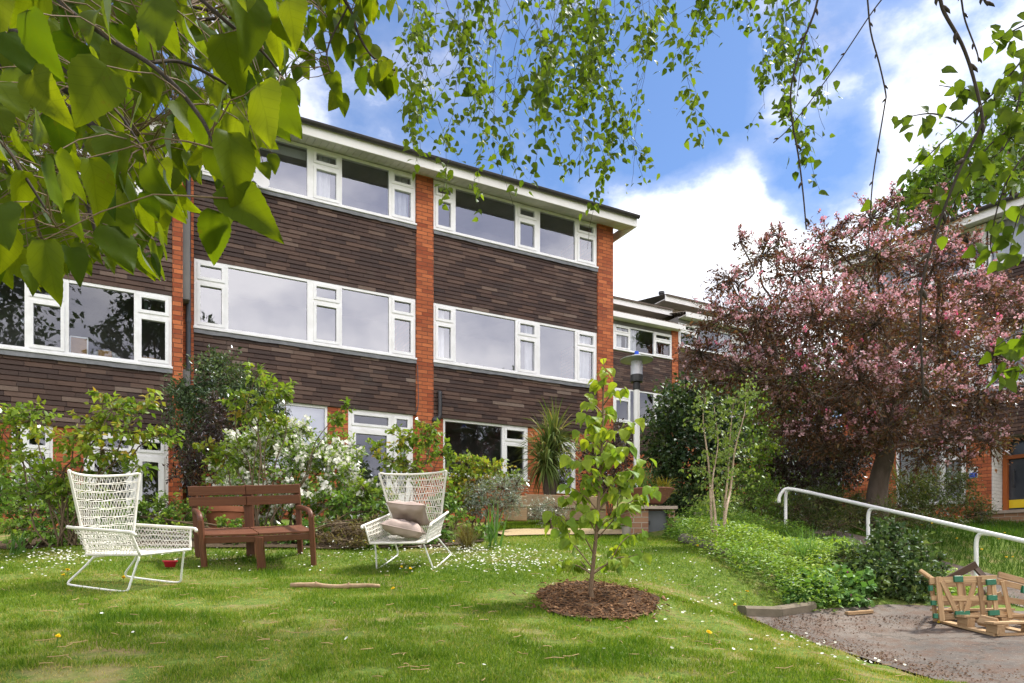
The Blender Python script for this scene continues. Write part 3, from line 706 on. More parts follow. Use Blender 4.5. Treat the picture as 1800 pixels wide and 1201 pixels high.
def window(fr, par, u0, u1, z0, z1, cells, v=0.03, glass='glass', curtains=(), sill=True, post=None, transom=.70, blind=None):
    """white frame with fixed panes (F) and casements under a top light (C); cells: (ua, ub, kind)"""
    fb = MB(); gl = []
    e = .045
    fb.box((u0, u1, v-.08, v, z0, z0+e), fr=fr); fb.box((u0, u1, v-.08, v, z1-e, z1), fr=fr)
    edges = sorted({c[0] for c in cells} | {c[1] for c in cells})
    for i, x in enumerate(edges):
        w = (post or {}).get(i, .028)
        a, b = x-w, x+w
        if i == 0: a, b = u0, u0+e
        if i == len(edges)-1: a, b = u1-e, u1
        fb.box((a, b, v-.079, v-.0005, z0+e, z1-e), fr=fr)
    for a, b, k in cells:
        wa = (post or {}).get(edges.index(a), .028); wb = (post or {}).get(edges.index(b), .028)
        a2 = a+wa if a > u0+1e-6 else u0+e; b2 = b-wb if b < u1-1e-6 else u1-e
        za, zb = z0+e, z1-e
        if k in ('C', 'D'):
            zt = za + (zb-za)*transom
            fb.box((a2, b2, v-.07, v-.001, zt-.025, zt+.025), fr=fr)
            for q0, q1 in ((za, zt-.025), (zt+.025, zb)):
                s = .05 if k == 'C' else .09
                vv = v+.018
                fb.box((a2, b2, v-.06, vv, q0, q0+s), fr=fr); fb.box((a2, b2, v-.06, vv, q1-s, q1), fr=fr)
                fb.box((a2, a2+s, v-.06, vv-.0005, q0+s, q1-s), fr=fr); fb.box((b2-s, b2, v-.06, vv-.0005, q0+s, q1-s), fr=fr)
                gl.append((a2+s, b2-s, q0+s, q1-s))
        else:
            gl.append((a2, b2, za, zb))
    if sill: fb.box((u0-.015, u1+.015, v-.05, v+.055, z0-.032, z0-.001), fr=fr)
    wo = fb.build('window', M['upvc'], par)
    mb = MB()
    for a, b, c, d in gl:
        L = [(a, v-.03, c), (b, v-.03, c), (b, v-.03, d), (a, v-.03, d)]
        mb.add([fr.w(*x) for x in L], [(0, 1, 2, 3)], .5, L)
    mb.build('pane', M[glass], wo)
    for a, b in curtains:
        n = 40; us = np.linspace(a, b, n); vs = v-.16 + .03*np.sin(np.linspace(0, (b-a)*55, n)) + .01*np.sin(np.linspace(0, (b-a)*121, n))
        G = np.array([[fr.w(u_, v_, z) for u_, v_ in zip(us, vs)] for z in (z0+.02, z1-.02)])
        m = MB(); m.grid(G); m.build('curtain', M['curtain'], wo, True)
    if blind:
        for a, b, c, d in blind:
            bxs(fr, [(a, b, v-.14, v-.12, c, d)]).build('blind', M['blind'], wo)
    return wo
def flash(fr, par, u0, u1, z1, v=.03):
    """wrinkled lead apron under a window"""
    n = 30; G = []
    for k, (vv, dz) in enumerate(((v+.01, 0), (v+.036, -.02), (v+.05, -.09))):
        G.append([fr.w(u, vv + R_(-.004, .004), z1 + dz + (R_(-.006, .006) if k else 0)) for u in np.linspace(u0, u1, n)])
    m = MB(); m.grid(G); return m.build('lead_flashing', M['lead'], par)
FIVE = [0, .105, .475, .60, .86, 1]
def five(u0, u1, fr5, kinds='CFCFC'):
    e = [u0 + (u1-u0)*f for f in fr5]
    return [(e[i], e[i+1], kinds[i]) for i in range(len(kinds))]
def roof(fr, par, u0, u1, z, back=6.5, over=.5, rise=.2, ur=0.0):
    """low pitched roof with boarded soffit, white fascia and black gutter"""
    bo = MB(); n = int((u1+ur-u0)/.12)
    for i in range(n):
        a = u0 + (u1+ur-u0)*i/n; b = u0 + (u1+ur-u0)*(i+1)/n
        L = [(a+.003, 0.0, z), (b-.003, 0.0, z), (b-.003, over, z-.10), (a+.003, over, z-.10), (a+.003, 0.0, z+.02), (b-.003, 0.0, z+.02), (b-.003, over, z-.08), (a+.003, over, z-.08)]
        bo.add([fr.w(*x) for x in L], [(0,3,2,1),(4,5,6,7),(0,4,7,3),(1,2,6,5),(3,7,6,2),(0,1,5,4)], .5, L)
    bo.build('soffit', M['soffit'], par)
    bxs(fr, [(u0, u1+ur, over+.001, over+.03, z-.125, z+.07)] + ([(u1+ur, u1+ur+.028, -back, over+.03, z-.12, z+.071)] if ur else [])).build('fascia', M['fascia'], par)
    gt = MB(); a = np.linspace(-PI, 0, 9)
    for uu in (None,):
        P = [[fr.w(u, over+.09+.055*math.cos(t), z+.075+.05*math.sin(t)) for t in a] for u in (u0, u1+ur+.03)]
        gt.grid(P); P2 = [[fr.w(u, over+.09+.05*math.cos(t), z+.078+.045*math.sin(t)) for t in a] for u in (u0, u1+ur+.03)]
        gt.grid(P2)
    gt.box((u0, u1+ur+.03, over+.035, over+.15, z+.072, z+.08), fr=fr)
    gt.build('gutter', M['gutter'], par)
    rf = MB(); zz = z+.085; N = 14
    for i in range(N):
        v0 = over+.10 - (over+.10+back)*i/N; v1 = over+.10 - (over+.10+back)*(i+1)/N
        h0 = zz + rise*(over+.1-v0); h1 = zz + rise*(over+.1-v1)
        L = [(u0, v0, h0), (u1+ur+.05, v0, h0), (u1+ur+.05, v0, h0+.03), (u0, v0, h0+.03), (u0, v1, h1), (u1+ur+.05, v1, h1), (u1+ur+.05, v1, h1+.012), (u0, v1, h1+.012)]
        rf.add([fr.w(*x) for x in L], [(0,1,2,3),(3,2,6,7),(0,4,5,1),(1,5,6,2),(0,3,7,4)], .5, L)
    rf.build('roof', M['rooftile'], par)
def skeleton(fr, par, u0, u1, zs, top, zg, deep=7.5, mat='brick'):
    """floors and the back of the house behind the front (zs: spandrel bands)"""
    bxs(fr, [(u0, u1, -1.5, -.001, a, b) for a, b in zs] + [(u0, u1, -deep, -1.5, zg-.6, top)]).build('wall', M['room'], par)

rg = random.Random(5)
H2 = dict(s1=6.635, h1=7.60, s2=4.03, h2=5.18, h3=2.93)
BAY = U(1048) - U(760)

# --- middle house
u0, u1 = U(340), U(730)
hm = thing('terraced_house', 'middle brown tiled terraced house with a white flowering shrub before its door', 'house', MAIN.w((u0+u1)/2, 0, .8), 'terraced houses clad in brown tiles')
zg = .35
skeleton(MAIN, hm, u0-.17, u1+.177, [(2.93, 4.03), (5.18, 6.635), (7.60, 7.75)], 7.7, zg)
tiles(MAIN, u0, u1, 2.93, 3.95, .0, rg).build('tile_cladding', M['tile'], hm)
tiles(MAIN, u0, u1, 5.18, 6.56, .0, rg).build('tile_cladding', M['tile'], hm)
bxs(MAIN, [(u1, u1+.1772, -1.5, .062, zg, 7.66)]).build('brick_pier', M['brick'], hm)
bxs(MAIN, [(u0-.235, u0, -1.5, .062, zg, 7.66)]).build('brick_pier', M['brick'], hm)
e5 = [(U(x)-u0)/(u1-u0) for x in (340, 397, 545, 598, 686, 730)]; e5[0] = 0; e5[-1] = 1
for a, b in ((H2['s2'], H2['h2']), (H2['s1'], H2['h1'])):
    cur = [] if a < 5 else [(u0+.62*(u1-u0)-.45, u0+.62*(u1-u0)-.12), (u1-.42, u1-.1)]
    w = window(MAIN, hm, u0+.01, u1-.01, a, b, five(u0+.01, u1-.01, e5), post={2: .055}, curtains=cur)
    flash(MAIN, hm, u0, u1, a-.02)
    if a > 5:  # blind drawn part way down in the middle of the top window
        bxs(MAIN, [(U(398), U(540), -.13, -.115, b-.2, b-.05)]).build('blind', M['blind'], w)
# ground floor
def ground_brick(fr, par, u0, u1, ops, zg, zt, v=.0):
    """brick front between and under the openings (ua, ub, sill)"""
    bs = []; x = u0
    for a, b, s in sorted(ops):
        if a - x > .02: bs.append((x, a, -.25, v, zg, zt))
        if s - zg > .05: bs.append((a, b, -.25, v, zg, s-.033))
        x = b
    if u1 - x > .02: bs.append((x, u1, -.25, v, zg, zt))
    return bxs(fr, bs).build('brick_front', M['brick'], par)
dw = (U(612), U(726)); pw = (U(432), U(576))
ground_brick(MAIN, hm, u0, u1, [(pw[0], pw[1], 1.75), (dw[0], dw[1], zg)], zg, 2.93)
window(MAIN, hm, pw[0], pw[1], 1.75, 2.93, [(pw[0], pw[1], 'F')], v=-.02, blind=[(pw[0]+.05, pw[1]-.05, 1.8, 2.9)])
def door(fr, par, u0, u1, z0, z1, zt, name='door', mat='upvc', leaf_u=None, v=-.01, glass='glass_low', panel=.62):
    """glazed white door with a transom and a side light"""
    lu = leaf_u; mb = MB()
    mb.box((u0, u1, v-.07, v, z1-.06, z1), fr=fr); mb.box((u0, u0+.06, v-.0705, v-.0005, z0, z1-.06), fr=fr); mb.box((u1-.06, u1, v-.0705, v-.0005, z0, z1-.06), fr=fr)
    mb.box((u0+.06, u1-.06, v-.0706, v-.0006, zt-.03, zt+.03), fr=fr); mb.box((lu-.03, lu+.03, v-.071, v-.001, z0, zt-.03), fr=fr); mb.box((lu-.03, lu+.03, v-.071, v-.001, zt+.03, z1-.06), fr=fr)
    d = mb.build(name, M[mat], par)
    lf = MB(); g_ = MB()
    def pane(a, b, c, e):
        L = [(a, v-.03, c), (b, v-.03, c), (b, v-.03, e), (a, v-.03, e)]; g_.add([fr.w(*x) for x in L], [(0, 1, 2, 3)], .5, L)
    for a, b in ((u0+.06, lu-.03), (lu+.03, u1-.06)):
        s = .085
        lf.box((a, b, v-.05, v+.02, z0, z0+panel), fr=fr); lf.box((a+.06, b-.06, v+.02, v+.028, z0+.12, z0+panel-.1), fr=fr)
        lf.box((a, a+s, v-.05, v+.0195, z0+panel, zt-.03), fr=fr); lf.box((b-s, b, v-.05, v+.0195, z0+panel, zt-.03), fr=fr); lf.box((a+s, b-s, v-.05, v+.019, zt-.03-s, zt-.03), fr=fr)
        pane(a+s, b-s, z0+panel, zt-.03-s)
        lf.box((a, b, v-.05, v+.015, zt+.03, zt+.075), fr=fr); lf.box((a, b, v-.05, v+.015, z1-.1, z1-.06), fr=fr); lf.box((a, a+.05, v-.05, v+.0145, zt+.075, z1-.1), fr=fr); lf.box((b-.05, b, v-.05, v+.0145, zt+.075, z1-.1), fr=fr)
        pane(a+.05, b-.05, zt+.075, z1-.1)
    lf.build('leaf', M[mat], d); g_.build('pane', M[glass], d)
    hd = MB(); hd.tube([fr.w(lu-.075, v+.02, z0+1.0), fr.w(lu-.075, v+.06, z0+1.0), fr.w(lu-.19, v+.06, z0+1.0)], .011, 8)
    hd.box((lu-.095, lu-.055, v+.0205, v+.032, z0+.9, z0+1.1), fr=fr); hd.build('handle', M['grey_metal'], d)
    return d
door(MAIN, hm, dw[0], dw[1], zg+.42, 2.93, 2.60, leaf_u=U(690))
bxs(MAIN, [(U(697), U(720), -.14, -.12, zg+.5, 2.5)]).build('blind', M['blind'], hm)
roof(MAIN, hm, u0-.235, u1+.177, 7.62)
mb = MB(); mb.tube(smooth_path([MAIN.w(u1+.02, .07, 3.9), MAIN.w(u1+.035, .075, 3.3), MAIN.w(u1+.02, .075, 3.05), MAIN.w(u1-.02, .07, 2.95)], 4), .008, 5); mb.build('cable', M['pipe'], hm)
m = MB(); pu = u0-.085
m.tube([MAIN.w(pu, .112, z) for z in (zg, 2.5, 5.0, 7.5)], .038, 10)
for z in (2.6, 4.1, 5.05, 6.6): m.tube([MAIN.w(pu, .112, z-.04), MAIN.w(pu, .112, z+.04)], .046, 10)
m.build('downpipe', M['pipe'], hm)
# dish by the top window of the middle house
m = MB(); c = MAIN.w(U(452), .30, 6.66); ax = unit(MAIN.n*.9 + MAIN.d*.3 + np.array([0, 0, .35])); s1 = unit(np.cross(ax, [0, 0, 1])); s2 = np.cross(ax, s1)
G = [[c + ax*(.35*r*r) + (s1*math.cos(t)*.8 + s2*math.sin(t))*r for t in np.linspace(0, 2*PI, 25)] for r in np.linspace(0.001, .21, 6)]
m.grid(G); m.tube([c, MAIN.w(U(452), .02, 6.5)], .015, 6); m.tube([c - s2*.2, c + ax*.22], .008, 6); m.build('satellite_dish', M['fascia'], hm, True)

# --- right house
v0, v1 = U(760), U(1048)
hr = thing('terraced_house', 'brown tiled end of terrace house behind the spiky cordyline and the white lamp', 'house', MAIN.w((v0+v1)/2, 0, .9), 'terraced houses clad in brown tiles')
skeleton(MAIN, hr, v0-.177, v1+.42, [(2.93, 4.03), (5.18, 6.635), (7.60, 7.75)], 7.7, .5)
tiles(MAIN, v0, v1, 2.93, 3.95, .0, rg).build('tile_cladding', M['tile'], hr)
tiles(MAIN, v0, v1, 5.18, 6.56, .0, rg).build('tile_cladding', M['tile'], hr)
bxs(MAIN, [(v0-.1772, v0, -1.5, .0625, .5, 7.66)]).build('brick_pier', M['brick'], hr)
bxs(MAIN, [(v1, v1+.42, -7.5, .062, .5, 7.66)]).build('brick_pier', M['brick'], hr)
f5 = [(U(x)-v0)/(v1-v0) for x in (760, 797, 907, 945, 1012, 1048)]; f5[0] = 0; f5[-1] = 1
for a, b in ((H2['s2'], H2['h2']), (H2['s1'], H2['h1'])):
    cur = [(v0+.12, v0+.32), (v0+(v1-v0)*.55, v0+(v1-v0)*.55+.2), (v1-.4, v1-.1)] if a < 5 else []
    window(MAIN, hr, v0+.01, v1-.01, a, b, five(v0+.01, v1-.01, f5), post={3: .045}, curtains=cur)
    flash(MAIN, hr, v0, v1, a-.02)
gw = (U(779), U(928)); gw2 = (U(962), U(1012))
ground_brick(MAIN, hr, v0, v1, [(gw[0], gw[1], 1.82), (gw2[0], gw2[1], 1.6)], .5, 2.93)
window(MAIN, hr, gw[0], gw[1], 1.82, 2.93, [(gw[0], U(885), 'F'), (U(885), gw[1], 'C')], v=-.01, glass='glass_low')
window(MAIN, hr, gw2[0], gw2[1], 1.6, 2.7, [(gw2[0], gw2[1], 'C')], v=-.01)
roof(MAIN, hr, v0-.177, v1+.42, 7.62, ur=.28)
m = MB(); uu = U(770)
m.tube(smooth_path([MAIN.w(uu, .02, 3.42), MAIN.w(uu, .08, 3.42), MAIN.w(uu, .10, 3.36), MAIN.w(uu, .10, 3.0), MAIN.w(uu-.01, .10, 2.93), MAIN.w(uu-.05, .09, 2.87), MAIN.w(uu-.11, .06, 2.86)], 3), .042, 10)
m.tube([MAIN.w(uu-.09, .14, 2.86), MAIN.w(uu-.09, .0, 2.86)], .07, 12); m.build('waste_pipe', M['black_metal'], hr, True)

# --- left house, lower down the hill and a little forward
LF = Fr(MAIN.w(0, .35, -.82), _a)
L1 = Ul(303); L0 = L1 - (u1-u0); 
hl = thing('terraced_house', 'lower brown tiled terraced house at the left with boxes on its window sill', 'house', LF.w((L0+L1)/2, 0, 1.0), 'terraced houses clad in brown tiles')
skeleton(LF, hl, L0-.3, L1+.26, [(2.93, 4.03), (5.18, 6.635), (7.60, 7.75)], 7.7, .6)
tiles(LF, L0, L1, 2.93, 3.95, .0, rg).build('tile_cladding', M['tile'], hl)
tiles(LF, L0, L1, 5.18, 6.56, .0, rg).build('tile_cladding', M['tile'], hl)
bxs(LF, [(L1, L1+.15, -1.5, .062, .6, 7.66)]).build('brick_pier', M['brick'], hl)
bxs(LF, [(L0-.3, L0, -1.5, .062, .6, 7.66)]).build('brick_pier', M['brick'], hl)
g5 = [0, .12, .40, .525, .835, 1]
g5 = [(Ul(x)-L0)/(L1-L0) for x in (-100, -55, 48, 118, 240, 303)]; g5[0] = 0; g5[-1] = 1
for a, b in ((H2['s2'], H2['h2']), (H2['s1'], H2['h1'])):
    w = window(LF, hl, L0+.01, L1-.01, a, b, five(L0+.01, L1-.01, g5), glass='glass' if a > 5 else 'glass_low', post={2: .03})
    flash(LF, hl, L0, L1, a-.02)
    if a < 5: wleft = w
z = H2['s2']+.05
bxs(LF, [(L0, L1, -.4, -.09, z-.06, z-.02)]).build('inner_sill', M['fascia'], wleft)
def onsill(name, label, cat, a, b, h, d, mat, lean=0.0):
    mb = MB(); u_, u2 = Ul(a), Ul(b)
    L = [(u_, -.13, z-.018), (u2, -.13, z-.018), (u2, -.13-d, z-.018), (u_, -.13-d, z-.018), (u_, -.13-lean, z+h), (u2, -.13-lean, z+h), (u2, -.13-d-lean, z+h), (u_, -.13-d-lean, z+h)]
    mb.add([LF.w(*x) for x in L], [(0,1,5,4),(1,2,6,5),(2,3,7,6),(3,0,4,7),(4,5,6,7),(3,2,1,0)], .5, L)
    c = LF.w((u_+u2)/2, -.2, z)
    return mb, c
for nm, lb, ct, a, b, h, d, mt, ln in [('picture_frame', 'small cork board leaning inside the left house window', 'cork board', 122, 153, .30, .02, 'cork', .06),
        ('cardboard_box', 'cardboard box on the left house window sill under the wide pane', 'box', 172, 196, .13, .16, 'cork', 0),
        ('cardboard_box', 'low box on the left house window sill behind the end casement', 'box', 250, 274, .11, .14, 'cork', 0),
        ('plastic_bag', 'pale plastic bag slumped on the left house window sill', 'bag', 166, 206, .19, .1, 'blind', .02)]:
    mb, c = onsill(nm, lb, ct, a, b, h, d, mt, ln)
    if nm == 'plastic_bag':
        mb = MB(); u_, u2 = Ul(a), Ul(b); cc = LF.w((u_+u2)/2, -.36, z-.02)
        G = [[cc + LF.d*(.20*math.sin(p)*math.cos(t)*(1+.1*math.sin(3*t+2*p))) + LF.n*(.07*math.sin(p)*math.sin(t)) + np.array([0, 0, .11+.11*-math.cos(p)*(1-.1*math.cos(2*t))]) for t in np.linspace(0, 2*PI, 17)] for p in np.linspace(0, PI, 9)]
        mb.grid(G)
    if nm == 'picture_frame':
        t = thing(nm, lb, ct, c)
        mb.build('board', M['cork'], t)
        u_, u2 = Ul(a), Ul(b); fb = MB()
        pts = [LF.w(u_, -.125, z-.01), LF.w(u2, -.125, z-.01), LF.w(u2, -.185, z+.30), LF.w(u_, -.185, z+.30)]
        for i in range(4): fb.beam(pts[i], pts[(i+1) % 4], .02, .02)
        fb.build('frame', M['upvc'], t)
    else:
        tag(mb.build(nm, M[mt], None, nm == 'plastic_bag', origin=c), lb, ct)
pd = (Ul(147), Ul(296)); lw = (Ul(20), Ul(93))
ground_brick(LF, hl, L0, L1, [(Ul(-105), Ul(-40), 1.6), (lw[0], lw[1], 1.75), (pd[0], pd[1], .6)], .6, 2.93)
window(LF, hl, lw[0], lw[1], 1.75, 2.93, [(lw[0], Ul(40), 'F'), (Ul(40), lw[1], 'C')], v=-.01, glass='glass_low')
window(LF, hl, Ul(-105), Ul(-40), 1.6, 2.93, [(Ul(-105), Ul(-40), 'F')], v=-.01, glass='glass_low')
door(LF, hl, pd[0], pd[1], 1.0, 2.90, 2.60, name='patio_door', leaf_u=Ul(236), panel=.18)
roof(LF, hl, L0-.3, L1+.02, 7.62)

# --- the terrace further up the hill
VB, KB = 3250.0, 57780.0
_Yb = KB/(VB-1073)
BACK = Fr(((1073-CX)/F*_Yb, _Yb, 0), _a)
def Ub(px): return (KB/(VB-px) - _Yb)/_a[1]
def back_house(label, ua, ub, zo, lay, roofs=True):
    h = thing('terraced_house', label, 'house', BACK.w((ua+ub)/2, 0, 3.4+zo), 'terraced houses further up the hill')
    fr = Fr(BACK.w(0, 0, zo), _a)
    skeleton(fr, h, ua, ub+.3, [(6.68, 8.12), (9.05, 9.3), (4.3, 5.42)], 9.3, 2.4)
    tiles(fr, ua, ub, 6.68, 8.06, 0, rg).build('tile_cladding', M['tile'], h)
    tiles(fr, ua, ub, 4.3, 5.36, 0, rg).build('tile_cladding', M['tile'], h)
    bxs(fr, [(ub, ub+.3, -1.5, .062, 2.4, 9.25)]).build('brick_pier', M['brick'], h)
    ground_brick(fr, h, ua, ub, [], 2.4, 4.3)
    for a, b in ((8.12, 9.05), (5.42, 6.68)):
        cs = [(ua+(ub-ua)*x, ua+(ub-ua)*y, k) for x, y, k in lay]
        window(fr, h, ua, ub, a, b, cs, curtains=[(ua+(ub-ua)*.40, ua+(ub-ua)*.55), (ua+(ub-ua)*.58, ua+(ub-ua)*.68)] if a > 6 else [(ua+(ub-ua)*.86, ua+(ub-ua)*.97)], glass='glass_low')
    # lower tiled eave, beige band and the upper roof behind a white fascia
    mb = MB()
    for i in range(5):
        va, vb = .45-i*.33, .45-(i+1)*.33; za, zb = 9.36+i*.075, 9.36+(i+1)*.075
        n = int((ub+.3-ua)/.15)
        for j in range(n):
            a = ua+(ub+.3-ua)*j/n; b = ua+(ub+.3-ua)*(j+1)/n
            L = [(a, va, za), ((a+b)/2, va, za+.035), (b, va, za), (a, vb, zb+.01), ((a+b)/2, vb, zb+.04), (b, vb, zb+.01), (a, va, za-.03), (b, va, za-.03)]
            mb.add([fr.w(*x) for x in L], [(0, 1, 4, 3), (1, 2, 5, 4), (6, 7, 2, 1, 0)], .5, L)
    mb.build('eave_tiles', M['rooftile'], h)
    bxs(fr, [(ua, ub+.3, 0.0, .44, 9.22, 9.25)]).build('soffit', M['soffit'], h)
    bxs(fr, [(ua, ub+.32, .441, .475, 9.16, 9.34)]).build('fascia', M['fascia'], h)
    bxs(fr, [(ua, ub+.3, -1.4, -1.2, 9.3, 10.15)]).build('upper_wall', M['render'], h)
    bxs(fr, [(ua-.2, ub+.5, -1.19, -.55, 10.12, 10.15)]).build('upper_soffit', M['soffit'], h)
    bxs(fr, [(ua-.2, ub+.5, -.549, -.515, 10.06, 10.30)]).build('upper_fascia', M['fascia'], h)
    mb = MB(); L = [(ua-.2, -.45, 10.32), (ub+.5, -.45, 10.32), (ub+.5, -5, 11.1), (ua-.2, -5, 11.1), (ua-.2, -.45, 10.25), (ub+.5, -.45, 10.25)]
    mb.add([fr.w(*x) for x in L], [(0, 1, 2, 3), (4, 5, 1, 0)], .5, L); mb.build('roof', M['rooftile'], h)
    return h, fr
bm, bfr = back_house('far brown tiled house seen between the end house and the white lamp', Ub(985), Ub(1180), 0, [(0, .28, 'F'), (.28, .46, 'C'), (.46, .60, 'C'), (.60, .83, 'F'), (.83, 1, 'C')])
bm2, bfr2 = back_house('farthest brown tiled house half hidden by the pink blossom tree', Ub(1192), Ub(1370), .55, [(0, .16, 'C'), (.16, .5, 'F'), (.5, .66, 'C'), (.66, .86, 'F'), (.86, 1, 'C')])
m = MB(); u_ = Ub(1226); m.tube([bfr2.w(u_, -2.2, 10.3), bfr2.w(u_, -2.2, 11.1)], .09, 10); m.tube([bfr2.w(u_, -2.2, 11.1), bfr2.w(u_, -2.2, 11.2)], .13, 10); m.build('flue_pipe', M['black_metal'], bm2)
m = MB(); u_ = Ub(1133); m.box((u_-.2, u_+.2, -3.5, -3.1, 10.6, 11.05), fr=bfr); m.box((u_-.24, u_+.24, -3.54, -3.06, 11.05, 11.12), fr=bfr); m.build('chimney', M['brick'], bm)

# --- the house on the right, its front turned to face the lawn
_Yr = 15.7
_d = unit(np.array([.584, -.811]))
RF = Fr(((1725-CX)/F*_Yr, _Yr, 0), _d)
def Ur(px):
    k = (px-CX)/F
    # o + u d on the sight line of px: ox + u dx = k (oy + u dy)
    return (k*RF.o[1] - RF.o[0]) / (RF.d[0] - k*RF.d[1])
r0, r1 = Ur(1503), Ur(1743)
hz = thing('terraced_house', 'brown tiled house at the right behind the pink blossom tree', 'house', RF.w((r0+r1)/2, 0, .9), 'terraced houses on the right')
skeleton(RF, hz, r0-.3, r1+3.2, [(2.80, 3.9), (5.1, 6.55), (7.52, 7.66)], 7.6, .4)
tiles(RF, r0, r1+3.2, 2.80, 3.82, 0, rg).build('tile_cladding', M['tile'], hz)
tiles(RF, r0, r1+3.2, 5.1, 6.48, 0, rg).build('tile_cladding', M['tile'], hz)
bxs(RF, [(r0-.3, r0, -7.5, .062, .4, 7.58)]).build('brick_pier', M['brick'], hz)
bay = r1-r0
for a, b in ((3.9, 5.1), (6.55, 7.52)):
    cs = []; e = r0
    lay = [(.13, 'C'), (.33, 'F'), (.14, 'C'), (.27, 'F'), (.13, 'C')]
    for w_, k in lay: cs.append((e, e+w_*bay, k)); e += w_*bay
    cs[-1] = (cs[-1][0], r1-.1, 'C')
    window(RF, hz, r0, r1-.1, a, b, cs, glass='glass_low', curtains=[(r0+.2, r0+bay*.5)] if a > 6 else [])
    window(RF, hz, r1-.05, r1+3.2, a, b, [(r1-.05, r1+1.4, 'F'), (r1+1.4, r1+2.0, 'C'), (r1+2.0, r1+3.2, 'F')], glass='glass_low', curtains=[(r1, r1+1.38)] if a > 6 else [])
    flash(RF, hz, r0, r1+3.2, a-.02)
wn = (Ur(1575), Ur(1698)); bp = (Ur(1698), r1)
ground_brick(RF, hz, r0, r1, [(wn[0], wn[1], 1.45)], .4, 2.80)
window(RF, hz, wn[0], wn[1], 1.45, 2.80, [(wn[0], Ur(1654), 'F'), (Ur(1654), wn[1], 'C')], v=-.01, glass='glass_low', transom=.78, blind=[(wn[0]+.05, Ur(1652), 1.5, 2.75), (Ur(1660), wn[1]-.1, 1.5, 2.4)])
# recessed porch: white painted brick return, orange framed door with yellow stripe
bxs(RF, [(r1+.001, r1+.02, -1.2, -.005, .4, 2.80)]).build('porch_side_wall', M['white_brick'], hz)
d0 = r1+.03
fb = bxs(RF, [(d0, d0+.09, -.7, -.5, .9, 2.80), (d0+1.0, d0+1.09, -.7, -.5, .9, 2.80), (d0+.09, d0+1.0, -.7, -.5, 2.36, 2.44)]).build('door', M['door_orange'], hz)
bxs(RF, [(d0+.09, d0+1.0, -.64, -.6, .9, 2.36), (d0+.09, d0+1.0, -.64, -.6, 2.44, 2.8)]).build('door_leaf', M['door_dark'], fb)
bxs(RF, [(d0+.095, d0+.995, -.6, -.588, 1.28, 1.46)]).build('yellow_stripe', M['yellow'], fb)
bxs(RF, [(d0+1.09, r1+3.2, -.7, -.4, .4, 2.80)]).build('porch_wall', M['brick'], hz)
m = MB(); m.tube([RF.w(d0+.2, -.6, 1.75), RF.w(d0+.2, -.53, 1.75), RF.w(d0+.2, -.53, 2.1), RF.w(d0+.2, -.6, 2.1)], .014, 6); m.build('handle', M['black_metal'], fb)
roof(RF, hz, r0-.3, r1+3.2, 7.55)
# small sign on the brick pier beside the porch
sg = thing('wall_sign', 'small blue and white sign fixed to the brick pier beside the porch', 'sign', RF.w(Ur(1711), .01, 2.05))
us = Ur(1711)
bxs(RF, [(us-.09, us+.09, .001, .012, 1.96, 2.2)]).build('plate', M['upvc'], sg)
bxs(RF, [(us-.08, us+.08, .012, .0145, 1.97, 2.07)]).build('lower_band', M['blue'], sg)
# low brick garden wall before the porch
gwl = thing('garden_wall', 'low brown brick wall in front of the porch on the right', 'wall', RF.w(r1+.75, .9, .9))
a = Ur(1772)
bxs(RF, [(a-.1, a+1.8, 1.1, 1.33, .0, 1.05)]).build('wall', M['stock_brick'], gwl)
bxs(RF, [(a-.13, a+1.83, 1.07, 1.36, 1.05, 1.11)]).build('coping', M['stone'], gwl)
